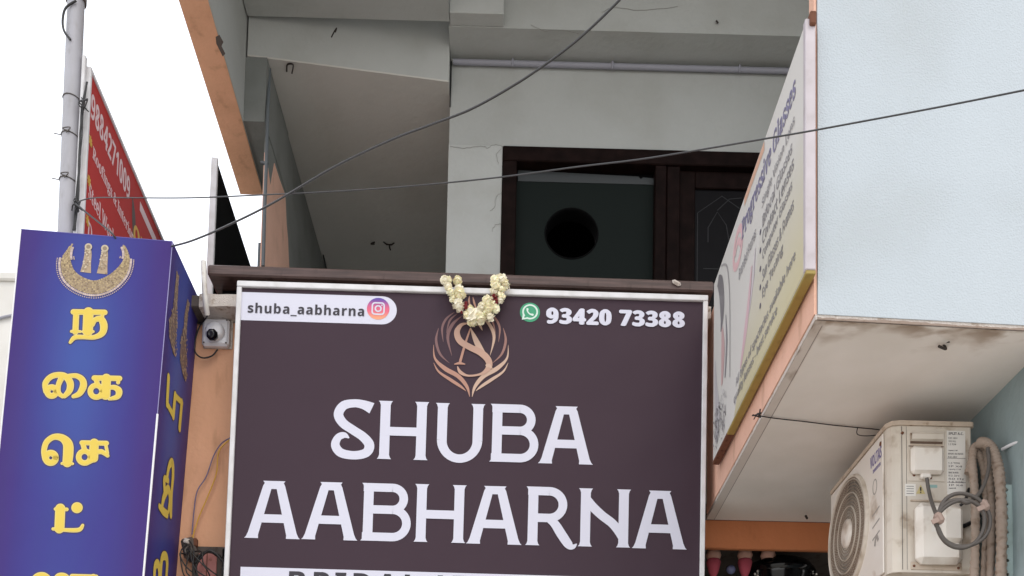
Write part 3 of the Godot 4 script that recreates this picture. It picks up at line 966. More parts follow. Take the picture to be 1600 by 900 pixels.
# ---------------------------------------------------------------- the white board on the neighbour's parapet
func side_board() -> void:
	# faces the shop (towards -x). Local: x from the far end to the near end, y up, z out towards the shop
	var b := thing("printed_side_board", "white and yellow printed advertising board fixed along the peach parapet side, seen edge-on", "signboard", Vector3(1.003, 3.742, -4.90), Basis(Vector3(0, 0, 1), Vector3(0, 1, 0), Vector3(-1, 0, 0)))
	var W := 1.555
	var H := 0.922
	part("panel", b, M.board_print, Vector3(0, 0.012, -0.022), Vector3(W - 0.03, H, 0.0))
	part("near_trim", b, M.lilac_edge, Vector3(W - 0.028, 0.012, -0.03), Vector3(W, H, 0.006), 0.003)
	part("bottom_trim", b, M.olive_edge, Vector3(0.33, -0.004, -0.03), Vector3(W, 0.010, 0.004), 0.002)
	part("rusty_trim", b, M.rust, Vector3(0.0, -0.004, -0.03), Vector3(0.328, 0.010, 0.004), 0.002)
	for x in [0.1, 0.75, W - 0.05]:
		part("batten", b, M.rust, Vector3(x, 0.05, -0.036), Vector3(x + 0.03, H - 0.03, -0.0225))
	part("clamp", b, M.rust, Vector3(W - 0.02, H - 0.03, -0.03), Vector3(W + 0.012, H + 0.02, -0.008), 0.004)
	var f := Transform3D(Basis(), Vector3.ZERO)
	var y := mb()
	var cols := [Color(0.60, 0.55, 0.36), Color(0.80, 0.77, 0.62)]
	var steps := 8
	for i in steps:                           # pale yellow print that fades to white upwards
		var y0 := 0.02 + 0.56 * i / steps
		var y1 := 0.02 + 0.56 * (i + 1) / steps
		for t in [[0, 2, 1], [0, 3, 2]]:
			var q := [Vector2(0.46 + 0.06 * i, y0), Vector2(W - 0.04, y0), Vector2(W - 0.04, y1), Vector2(0.46 + 0.06 * (i + 1), y1)]
			for j in t:
				st_color(y, cols[0].lerp(Color(0.655, 0.645, 0.615), clampf((q[j].y - 0.02) / 0.56, 0, 1)))
				y.add_vertex(Vector3(q[j].x, q[j].y, 0.001))
	obj("yellow_print", y, M.print_ink, b)
	var p: SurfaceTool
	p = mb()
	st_color(p, Color(0.72, 0.45, 0.33))
	poly(p, f, PackedVector2Array([Vector2(0.64, 0.88), Vector2(0.98, 0.88), Vector2(0.98, 0.917), Vector2(0.64, 0.917)]), 0.0012)
	obj("orange_print", p, M.print_ink, b)
	p = mb()
	st_color(p, Color(0.78, 0.52, 0.54))
	stroke(p, f, ring(Vector2(0.52, 0.77), 0.085, 0.075, 20), 0.035, 0.0012, 1)
	stroke(p, f, [Vector2(0.46, 0.77), Vector2(0.52, 0.80), Vector2(0.58, 0.75)], 0.03, 0.0016, 4)
	# a printed figure at the far end: dark hair, grey coat, pink ribbon-like folds
	obj("red_swirl_print", p, M.print_ink, b)
	p = mb()
	st_color(p, Color(0.22, 0.21, 0.22))
	stroke(p, f, [Vector2(0.10, 0.88), Vector2(0.17, 0.80), Vector2(0.20, 0.66), Vector2(0.17, 0.58)], [0.05, 0.09, 0.08, 0.02], 0.0012, 6)
	obj("red_swirl_print", p, M.print_ink, b)
	p = mb()
	st_color(p, Color(0.42, 0.40, 0.40))
	stroke(p, f, [Vector2(0.17, 0.91), Vector2(0.30, 0.82), Vector2(0.36, 0.62), Vector2(0.37, 0.25)], [0.006, 0.012, 0.014, 0.012], 0.0018, 6)
	obj("hair_print", p, M.print_ink, b)
	p = mb()
	st_color(p, Color(0.62, 0.42, 0.42))
	stroke(p, f, [Vector2(0.20, 0.58), Vector2(0.22, 0.45), Vector2(0.20, 0.30)], [0.03, 0.07, 0.03], 0.0015, 6)
	obj("coat_print", p, M.print_ink, b)
	p = mb()
	st_color(p, Color(0.30, 0.29, 0.31))
	stroke(p, f, [Vector2(0.28, 0.60), Vector2(0.30, 0.45), Vector2(0.27, 0.30)], [0.01, 0.03, 0.02], 0.0021, 6)
	obj("face_print", p, M.print_ink, b)
	p = mb()
	st_color(p, Color(0.55, 0.53, 0.55))
	stroke(p, f, [Vector2(0.04, 0.50), Vector2(0.06, 0.35), Vector2(0.10, 0.20), Vector2(0.09, 0.07)], [0.02, 0.06, 0.1, 0.06], 0.0012, 6)
	obj("shade_print", p, M.print_ink, b)
	p = mb()
	st_color(p, Color(0.68, 0.48, 0.52))
	stroke(p, f, [Vector2(0.78, 0.52), Vector2(0.72, 0.38), Vector2(0.66, 0.28), Vector2(0.58, 0.18)], [0.02, 0.05, 0.06, 0.02], 0.0017, 6)
	obj("sleeve_print", p, M.print_ink, b)
	p = mb()
	st_color(p, Color(0.66, 0.60, 0.64))
	stroke(p, f, [Vector2(0.84, 0.56), Vector2(0.80, 0.44), Vector2(0.74, 0.34)], [0.01, 0.03, 0.01], 0.002, 6)
	obj("ribbon_print", p, M.print_ink, b)
	for i in 5:
		p = mb()
		st_color(p, Color(0.12, 0.11, 0.16))
		disc(p, f, Vector2(0.925, 0.57 - 0.078 * i), 0.012, 0.0025, 8)
		obj("bullet_dot", p, M.print_ink, b)
	p = mb()
	for i in 90:                              # speckled foot of the figure
		var s := rng.randf_range(0.12, 0.5)
		st_color(p, Color(s, s * 0.95, s))
		var q := Vector2(rng.randf_range(0.03, 0.30), rng.randf_range(0.03, 0.24))
		stroke(p, f, [q, q + Vector2(rng.randf_range(-0.03, 0.03), rng.randf_range(0.005, 0.03))], 0.007, 0.0026 + 0.00005 * i, 1)
	obj("speckle_print", p, M.print_ink, b).set_meta("kind", "stuff")
	var t := mb()
	words(t, "Progressive Glasses", Transform3D(Basis(), Vector3(0.60, 0.72, 0.002)), 0.82, 0.125, "Droid Serif", true)
	obj("board_title", t, M.purple_ink, b, true)
	t = mb()
	var rows := [["Single Vision Lens", 0.95, 0.64, 0.46], ["Bifocal Glasses", 0.96, 0.565, 0.42], ["Contact Lenses", 0.96, 0.49, 0.44], ["Computer Glasses", 0.96, 0.415, 0.42], ["Sun Glasses & Frames", 0.96, 0.335, 0.44], ["Eye Testing", 0.96, 0.255, 0.3],
		["Branded Frames", 0.55, 0.60, 0.30], ["All types of spectacles available here", 0.50, 0.125, 0.92], ["quality lenses - best service", 0.46, 0.065, 0.72]]
	for e in rows:
		words(t, e[0], Transform3D(Basis(), Vector3(e[1], e[2], 0.003)), e[3], 0.052, "Droid Sans", false)
	obj("board_text", t, M.grey_ink, b, true)

func st_color(st: SurfaceTool, c: Color) -> void:
	st.set_color(c)

# ---------------------------------------------------------------- the blue box sign
func box_sign() -> void:
	var tl := at(32.5, 358.5, 4.73)
	var tr := at(267.5, 373.5, 4.73)
	var w := (tr - tl).length()
	var dp := 0.49
	var ht := 2.6
	var turn := Basis(Vector3.UP, deg_to_rad(1.6)) * Basis(Vector3.BACK, atan2(tr.y - tl.y, tr.x - tl.x))
	var base := tl - turn * Vector3(0, ht, 0)
	var b := thing("blue_box_sign", "tall blue box sign with gold lettering and a printed necklace, left of the mauve signboard", "box sign", base, turn)
	# local: x 0..w, y 0..ht, z 0 (front) .. -dp
	var core := mb()
	span(core, Vector3(0.004, 0.0, -dp + 0.004), Vector3(w - 0.004, ht - 0.002, -0.004))
	obj("frame_box", core, M.white_plastic, b)
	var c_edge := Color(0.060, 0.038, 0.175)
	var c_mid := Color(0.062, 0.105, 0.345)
	var sheet := func(called: String, f: Transform3D, width: float) -> void:
		var st := mb()
		var nx := 20
		var ny := 26
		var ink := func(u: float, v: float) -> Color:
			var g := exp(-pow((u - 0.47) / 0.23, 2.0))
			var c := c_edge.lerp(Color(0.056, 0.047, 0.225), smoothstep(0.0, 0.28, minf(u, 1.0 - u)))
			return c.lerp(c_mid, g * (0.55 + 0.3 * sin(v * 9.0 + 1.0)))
		for i in nx:
			for j in ny:
				var q := [Vector2(i, j), Vector2(i + 1, j), Vector2(i + 1, j + 1), Vector2(i, j + 1)]
				for t in [[0, 2, 1], [0, 3, 2]]:
					for k in t:
						var u: float = q[k].x / nx
						var v: float = q[k].y / ny
						st.set_color(ink.call(u, v))
						st.add_vertex(f * Vector3(u * width, v * ht, 0))
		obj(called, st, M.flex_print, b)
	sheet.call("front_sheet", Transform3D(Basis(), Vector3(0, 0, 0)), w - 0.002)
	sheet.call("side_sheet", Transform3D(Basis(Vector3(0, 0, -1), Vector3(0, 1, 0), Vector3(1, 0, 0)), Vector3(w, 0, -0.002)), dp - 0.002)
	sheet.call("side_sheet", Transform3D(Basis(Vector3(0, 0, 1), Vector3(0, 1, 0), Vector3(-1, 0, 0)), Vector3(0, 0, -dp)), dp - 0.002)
	var tp := mb()
	span(tp, Vector3(0, ht - 0.001, -dp), Vector3(w, ht + 0.003, 0.001))
	obj("top_sheet", tp, flat(c8(84, 78, 150), 0.5), b)
	var ed := mb()                            # the white core shows where the print has worn off the corner
	tube(ed, [Vector3(w, 0, 0), Vector3(w, ht - 0.86, 0)], 0.0055, 6)
	obj("worn_corner", ed, M.white_clean, b)
	ed = mb()
	tube(ed, [Vector3(w, ht - 0.86, 0.0), Vector3(w, ht, 0.0)], 0.0022, 5)
	obj("corner_seam", ed, flat(c8(150, 146, 190), 0.5), b)
	ed = mb()
	tube(ed, [Vector3(0, 0, 0), Vector3(0, ht, 0)], 0.0035, 6)
	obj("left_edge", ed, M.white_clean, b)
	# gold letters on the front, each with a pale rim and a dark outline
	var pxm := 4.73 / 1600.0
	var front := func(list: Array, ox: float, oy: float, k: float) -> void:
		var st := [mb(), mb(), mb()]
		for e in list:
			var p := []
			for v in e[0]:
				var q := on(b, ox + v.x / k, oy + v.y / k, 2, 0.0)
				p.append(Vector2(q.x, q.y))
			var base_w = e[1]
			for layer in 3:
				var add: float = [3.4, 0.6, -2.2][layer] * pxm
				var ws
				if base_w is Array:
					ws = []
					for x in base_w:
						ws.append(maxf(0.004, x / k * pxm + add))
				else:
					ws = maxf(0.006, base_w / k * pxm + add)
				if p.size() == 1:
					disc(st[layer], Transform3D(), p[0], ws / 2.0, 0.0006 + 0.0008 * layer, 24)
				else:
					stroke(st[layer], Transform3D(), p, ws, 0.0006 + 0.0008 * layer + 0.00006 * (list.find(e) % 12), 6 if p.size() > 2 else 1, true)
		var o := obj("letter", st[1], M.gold_edge, b)
		obj("letter_outline", st[0], M.gold_dark, o)
		obj("letter_face", st[2], M.gold_letter, o)
	var eyer := func(c: Vector2, r: float) -> Array: return ring(c, r, r, 12)
	front.call([
		[[Vector2(175, 588), Vector2(418, 592)], 44.0], [[Vector2(197, 590), Vector2(190, 745)], 46.0], [[Vector2(160, 740), Vector2(228, 742)], 22.0],
		[[Vector2(292, 590), Vector2(286, 742)], 80.0], [[Vector2(250, 742), Vector2(328, 742)], 22.0], [[Vector2(404, 590), Vector2(400, 622)], 28.0],
		[[Vector2(322, 690), Vector2(345, 650), Vector2(390, 645), Vector2(412, 695), Vector2(398, 755), Vector2(335, 786), Vector2(250, 784), Vector2(185, 788), Vector2(150, 826)], [34.0, 40.0, 52.0, 58.0, 50.0, 36.0, 34.0, 36.0, 22.0]]], 80.0, 370.0, 5.0)
	front.call([
		[eyer.call(Vector2(155, 260), 34), 46.0], [[Vector2(112, 258), Vector2(106, 195), Vector2(148, 145), Vector2(208, 130), Vector2(262, 142), Vector2(298, 190), Vector2(294, 250), Vector2(255, 296)], [44.0, 44.0, 44.0, 46.0, 50.0, 54.0, 50.0, 34.0]],
		[[Vector2(228, 160), Vector2(206, 215), Vector2(208, 268), Vector2(240, 298)], [44.0, 40.0, 38.0, 30.0]], [[Vector2(292, 138), Vector2(350, 138), Vector2(394, 168), Vector2(402, 218), Vector2(372, 275), Vector2(325, 298)], [34.0, 40.0, 48.0, 54.0, 46.0, 30.0]],
		[[Vector2(488, 154), Vector2(684, 158)], 42.0], [[Vector2(500, 158), Vector2(512, 200)], 38.0], [eyer.call(Vector2(503, 258), 46), 42.0], [[Vector2(582, 156), Vector2(576, 290)], 72.0],
		[[Vector2(600, 232), Vector2(645, 228), Vector2(680, 255), Vector2(668, 300), Vector2(605, 318)], [30.0, 40.0, 50.0, 42.0, 22.0]], [[Vector2(676, 165), Vector2(674, 190)], 28.0], [[Vector2(520, 300), Vector2(576, 290)], 40.0]], 50.0, 560.0, 5.0)
	front.call([
		[eyer.call(Vector2(147, 778), 38), 50.0], [[Vector2(104, 785), Vector2(95, 722), Vector2(115, 655), Vector2(170, 615), Vector2(235, 622), Vector2(280, 668), Vector2(284, 740), Vector2(277, 815)], [44.0, 42.0, 44.0, 46.0, 58.0, 76.0, 80.0, 74.0]],
		[[Vector2(235, 822), Vector2(318, 824)], 20.0], [[Vector2(392, 660), Vector2(582, 664)], 38.0], [[Vector2(398, 664), Vector2(412, 718)], 38.0], [eyer.call(Vector2(412, 772), 46), 42.0], [[Vector2(487, 662), Vector2(482, 780)], 70.0], [[Vector2(425, 818), Vector2(482, 790)], 40.0],
		[[Vector2(500, 738), Vector2(545, 730), Vector2(592, 762)], [34.0, 38.0, 26.0]], [[Vector2(576, 668), Vector2(590, 742)], 24.0]], 50.0, 560.0, 5.0)
	front.call([
		[[Vector2(607, 222), Vector2(598, 425)], 98.0], [[Vector2(560, 228), Vector2(672, 232)], 34.0], [[Vector2(535, 428), Vector2(640, 438), Vector2(790, 438), Vector2(832, 392)], [30.0, 36.0, 42.0, 28.0]], [[Vector2(775, 215)], 112.0]], 0.0, 760.0, 6.43)
	front.call([
		[[Vector2(50, 935), Vector2(50, 912), Vector2(58, 900), Vector2(70, 899), Vector2(78, 910), Vector2(74, 935)], 8.0], [[Vector2(86, 935), Vector2(88, 905), Vector2(97, 899), Vector2(106, 906), Vector2(106, 935)], 8.0], [[Vector2(113, 901), Vector2(150, 902)], 8.0], [[Vector2(120, 902), Vector2(120, 935)], 8.0], [[Vector2(146, 902), Vector2(146, 935)], 10.0], [eyer.call(Vector2(60, 925), 8), 7.0]], 0.0, 0.0, 1.0)
	# letters and jewels on the side: local coordinates there are (depth from the front edge, height)
	var fs := Transform3D(Basis(Vector3(0, 0, -1), Vector3(0, 1, 0), Vector3(1, 0, 0)), Vector3(w, 0, 0))
	var side := func(list: Array, ox: float, oy: float, k: float, called: String, m: Material, z: float, add: float) -> MeshInstance3D:
		var st := mb()
		var n := 0
		for e in list:
			var p := []
			for v in e[0]:
				var q := on(b, ox + v.x / k, oy + v.y / k, 0, w)
				p.append(Vector2(-q.z, q.y))
			var ws = e[1]
			if ws is Array:
				ws = ws.map(func(x): return x + add)
			else:
				ws += add
			stroke(st, fs, p, ws, z + 0.0002 * n, 6 if p.size() > 2 else 1, true)
			n += 1
		return obj(called, st, m, b)
	var s_pa := [[[Vector2(100, 78), Vector2(94, 188)], 0.04], [[Vector2(94, 186), Vector2(119, 236)], 0.032], [[Vector2(127, 152), Vector2(119, 238)], 0.04], [[Vector2(127, 154), Vector2(156, 184)], 0.03], [[Vector2(154, 182), Vector2(145, 288)], 0.04]]
	var s_thi := [[[Vector2(62, 612), Vector2(78, 632), Vector2(94, 645)], [0.03, 0.04, 0.04]], [[Vector2(72, 618), Vector2(80, 575), Vector2(98, 540), Vector2(106, 580), Vector2(100, 630)], [0.03, 0.04, 0.045, 0.04, 0.03]], [[Vector2(85, 560), Vector2(82, 500), Vector2(98, 505)], [0.04, 0.035, 0.03]], [[Vector2(92, 500), Vector2(102, 445), Vector2(115, 432), Vector2(118, 480), Vector2(112, 560), Vector2(109, 646)], [0.03, 0.035, 0.045, 0.04, 0.035, 0.04]]]
	var s_low := [[[Vector2(40, 930), Vector2(44, 862), Vector2(56, 850), Vector2(62, 880), Vector2(60, 930)], [0.03, 0.04, 0.045, 0.04, 0.03]], [[Vector2(66, 930), Vector2(72, 830), Vector2(88, 818), Vector2(94, 850), Vector2(88, 930)], [0.03, 0.04, 0.045, 0.04, 0.03]]]
	for l in [s_pa, s_thi, s_low]:
		side.call(l, 225.0, 560.0, 2.647, "letter_outline", M.gold_dark, 0.0008, 0.012)
		side.call(l, 225.0, 560.0, 2.647, "letter", M.gold_letter, 0.0022, 0.0)
	jewels(b, w, fs)

func jewels(b: Node3D, w: float, fs: Transform3D) -> void:
	var st := mb()
	var px := 4.73 / 1600.0 / 5.0
	var P := func(x: float, y: float) -> Vector2:
		var q := on(b, 80.0 + x / 5.0, 370.0 + y / 5.0, 2, 0.0)
		return Vector2(q.x, q.y)
	var f := Transform3D()
	var line := []
	var wid := []
	for e in [[168, 55, 14], [140, 105, 20], [116, 185, 70], [140, 290, 100], [220, 362, 112], [335, 396, 112], [450, 362, 112], [545, 280, 90], [590, 185, 46], [585, 115, 18], [562, 65, 12]]:
		line.append(P.call(e[0], e[1]))
		wid.append(e[2] * px)
	st.set_color(Color(0.34, 0.255, 0.185))
	stroke(st, f, line, wid, 0.0012, 6)
	var c := curve(line, 10)
	var cw := curve(wid, 10)
	var n := 0
	for i in range(6, c.size() - 4):
		var t: Vector2 = (c[mini(i + 1, c.size() - 1)] - c[i - 1]).normalized()
		var nr := Vector2(-t.y, t.x)
		if nr.y > 0:
			nr = -nr
		for j in 7:
			var v := -0.46 + 0.92 * j / 6.0
			var g := rng.randf()
			st.set_color(Color(0.20, 0.14, 0.08).lerp(Color(0.52, 0.40, 0.22), g))
			disc(st, f, c[i] + nr * (v * cw[i]) + t * rng.randf_range(-0.002, 0.002), 0.0042, 0.0016 + 0.00002 * (n % 40), 6)
			n += 1
		st.set_color(Color(0.56, 0.45, 0.42).lerp(Color(0.38, 0.30, 0.28), rng.randf()))      # pale bead fringe
		disc(st, f, c[i] + nr * (cw[i] * 0.5 + 0.008), 0.0062, 0.0026 + 0.00003 * (n % 20), 7)
		if i > 14 and i < c.size() - 16:
			st.set_color(Color(0.44, 0.34, 0.30))
			disc(st, f, c[i] + nr * (cw[i] * 0.5 + 0.021), 0.0034, 0.0026, 6)
	for s in [0.0, 1.0]:
		var dx: float = 128.0 * s
		st.set_color(Color(0.40, 0.30, 0.20))
		stroke(st, f, [P.call(290 + dx, 85 + 12 * s), P.call(288 + dx, 140 + 10 * s), P.call(280 + dx, 205 + 10 * s), P.call(270 + dx, 280 + 10 * s)], [46 * px, 58 * px, 66 * px, 86 * px], 0.0012, 4)
		for i in 46:
			var v := rng.randf()
			var q: Vector2 = P.call(290 + dx - 20 * v + rng.randf_range(-1, 1) * (18 + 16 * v), 85 + 12 * s + 190 * v)
			st.set_color(Color(0.22, 0.16, 0.11).lerp(Color(0.66, 0.56, 0.42), rng.randf()))
			disc(st, f, q, 0.0045, 0.0016 + 0.00004 * i, 6)
		st.set_color(Color(0.50, 0.42, 0.30))
		disc(st, f, P.call(293 + dx, 82 + 12 * s), 30 * px, 0.0040, 16)
		st.set_color(Color(0.26, 0.20, 0.14))
		disc(st, f, P.call(293 + dx, 82 + 12 * s), 17 * px, 0.0044, 12)
	obj("necklace_print", st, M.print_ink, b)
	var sd := mb()
	var Q := func(x: float, y: float) -> Vector2:
		var q := on(b, 220.0 + x / 3.46, 380.0 + y / 3.46, 0, w)
		return Vector2(-q.z, q.y)
	for e in [[Vector2(198, 165), Vector2(192, 250), Vector2(182, 370), Vector2(170, 480), Vector2(178, 600)], [Vector2(256, 315), Vector2(244, 400), Vector2(236, 500), Vector2(228, 620), Vector2(236, 735)]]:
		var p := []
		for v in e:
			p.append(Q.call(v.x, v.y))
		sd.set_color(Color(0.20, 0.14, 0.13))
		stroke(sd, fs, p, [0.015, 0.055, 0.05, 0.11, 0.02], 0.0012, 6)
		var cc := curve(p, 24)
		for i in cc.size():
			for j in 3:
				sd.set_color(Color(0.16, 0.10, 0.08).lerp(Color(0.50, 0.36, 0.24), rng.randf()))
				var amp := 0.02 + 0.045 * smoothstep(0.3, 0.7, float(i) / cc.size()) * (1.0 - smoothstep(0.85, 1.0, float(i) / cc.size()))
				disc(sd, fs, cc[i] + Vector2(rng.randf_range(-amp, amp), 0), 0.006, 0.0016 + 0.00002 * i, 6)
	obj("side_necklace_print", sd, M.print_ink, b)

# ---------------------------------------------------------------- pole, red board, black board
func pole_and_red_sign() -> void:
	var c := at(111.5, 180, 5.0)
	var top := at(124, -120, 5.0)
	var dir := (top - c) / (top.y - c.y)
	var foot := c - dir * c.y
	var p := thing("utility_pole", "grey painted pipe pole behind the blue box sign", "pole", foot)
	var st := mb()
	tube(st, [Vector3.ZERO, dir * 6.17, dir * 7.4], 0.042, 20)
	obj("shaft", st, M.pole_paint, p)
	st = mb()
	tube(st, [dir * 6.155, dir * 6.25], 0.051, 20)
	obj("collar", st, M.concrete_dark, p)
	for h in [5.42, 5.18, 5.62]:
		st = mb()
		var y := dir * (h as float)
		var loop := []
		for k in 15:
			var an := TAU * k / 14.0
			loop.append(y + Vector3(cos(an) * 0.0445, sin(an * 1.0 + h) * 0.006, sin(an) * 0.0445))
		tube(st, loop, 0.003, 5)
		if h < 5.5:
			tube(st, curve([y + Vector3(0.01, 0, 0.045), y + Vector3(-0.02, 0.012, 0.05), y + Vector3(0.02, 0.016, 0.052), y + Vector3(0.0, -0.01, 0.05)]), 0.0028, 5)
			tube(st, [y + Vector3(-0.04, 0, 0.02), y + Vector3(-0.075, 0.006, 0.02)], 0.0026, 5)
		obj("tie_wire", st, M.cable_grey, p)
	st = mb()
	var pts := []
	for e in [[119, 1], [103, 12], [98, 30], [100, 48], [110, 62]]:
		pts.append(at(e[0], e[1], 4.95))
	tube(st, curve(pts), 0.006, 8)
	tag(obj("pole_cable_loop", st, M.cable), "dark cable loop bulging from the top of the grey pole", "cable")
	# red board on the pole's right side, running away from the street
	var o := Vector3(-2.197, 4.2, -5.0)
	var b := Basis(Vector3.UP, deg_to_rad(90.0 + 3.4))         # local x runs away from the street, z looks to the right
	var r := thing("red_signboard", "red signboard with white phone number fixed to the grey pole, seen edge-on", "signboard", o, b)
	var W := 1.75
	var H := 1.61
	part("panel", r, M.red_print, Vector3(0.02, 0.0, -0.02), Vector3(W, H - 0.02, 0.0))
	for e in [[Vector3(0, 0, -0.03), Vector3(0.022, H, 0.008)], [Vector3(0.023, H - 0.022, -0.03), Vector3(W, H, 0.008)], [Vector3(W - 0.022, 0, -0.03), Vector3(W, H - 0.023, 0.008)]]:
		part("frame_bar", r, M.aluminium, e[0], e[1], 0.003)
	part("pole_bracket", r, M.aluminium, Vector3(-0.03, 0.1, -0.03), Vector3(-0.002, H + 0.035, -0.012), 0.003)
	var t := mb()
	words(t, "9884271009", Transform3D(Basis(), Vector3(0.045, H - 0.235, 0.001)), 0.66, 0.135, "Droid Sans", true)
	words(t, "Roofings & Interiors", Transform3D(Basis(), Vector3(0.10, H - 0.44, 0.001)), 0.74, 0.09, "Droid Serif", true)
	words(t, "Steel Works", Transform3D(Basis(), Vector3(0.07, H - 0.655, 0.001)), 0.46, 0.09, "Droid Serif", true)
	words(t, "Doors", Transform3D(Basis(), Vector3(0.08, H - 0.86, 0.001)), 0.3, 0.09, "Droid Serif", true)
	obj("board_text", t, M.red_text, r, true)
	for i in 3:
		t = mb()
		var q := Vector2(0.06 + 0.008 * i, H - 0.36 - 0.21 * i)
		for k in 4:
			stroke(t, Transform3D(), [q - Vector2.from_angle(PI * k / 4) * 0.028, q + Vector2.from_angle(PI * k / 4) * 0.028], 0.012, 0.001 + 0.0003 * k, 1)
		obj("star_mark", t, M.yellow_text, r)
	t = mb()
	words(t, "SRI", Transform3D(Basis(), Vector3(0.80, H - 0.52, 0.0015)), 0.42, 0.24, "Droid Serif", true)
	obj("gold_text", t, M.yellow_text, r, true)
	t = mb()
	stroke(t, Transform3D(), [Vector2(0.90, H - 0.12), Vector2(1.5, H - 0.12)], 0.055, 0.001, 1)
	obj("white_bar", t, M.red_text, r)
	t = mb()
	stroke(t, Transform3D(), [Vector2(0.76, H - 0.17), Vector2(0.80, H - 0.27), Vector2(0.82, H - 0.42)], [0.02, 0.07, 0.03], 0.001, 6)
	obj("figure_print", t, flat(c8(72, 44, 40), 0.5), r)
	# the bundle of wire tied between pole and board
	st = mb()
	for k in 5:
		pts = []
		for e in [[136, 128], [130, 165], [126, 210], [123, 260], [121, 310], [116, 360]]:
			pts.append(at(e[0] + rng.randf_range(-2.5, 2.5), e[1], 4.96))
		tube(st, curve(pts, 4), 0.0035, 5)
	for e in [[131, 165], [120, 322]]:
		for k in 6:
			var q := at(e[0], e[1], 4.95)
			tube(st, curve([q + Vector3(rng.randf_range(-0.03, 0.03), rng.randf_range(-0.05, 0.05), 0), q + Vector3(rng.randf_range(-0.02, 0.02), rng.randf_range(-0.02, 0.02), 0.012), q + Vector3(rng.randf_range(-0.03, 0.03), rng.randf_range(-0.05, 0.05), 0)], 5), 0.0035, 5)
	tag(obj("wire_bundle", st, M.cable), "black wire bundle knotted between the grey pole and the red signboard", "wires")

func black_board() -> void:
	var near := at(339.5, 250, 6.07)
	var b := thing("black_board", "black back of a narrow signboard standing beyond the brown coping's left end", "signboard", Vector3(near.x, 4.3, -6.07), Basis(Vector3.UP, deg_to_rad(90.0 + 2.7)))
	var H := near.y - 4.3
	part("panel", b, M.dark_panel, Vector3(0.02, 0, -0.02), Vector3(1.6, H - 0.01, 0.0))
	part("edge_strip", b, M.aluminium, Vector3(-0.012, 0, -0.035), Vector3(0.018, H + 0.01, 0.004), 0.003)
	for y in [0.3, 1.0]:
		part("rail", b, M.black, Vector3(0.03, y, 0.001), Vector3(1.58, y + 0.04, 0.02), 0.003)
	for e in [[0.02, 1.18], [0.45, 1.55]]:
		part("post", b, M.conduit_dark, Vector3(e[1], 0, 0.021), Vector3(e[1] + 0.06, H + 0.25, 0.05), 0.003)

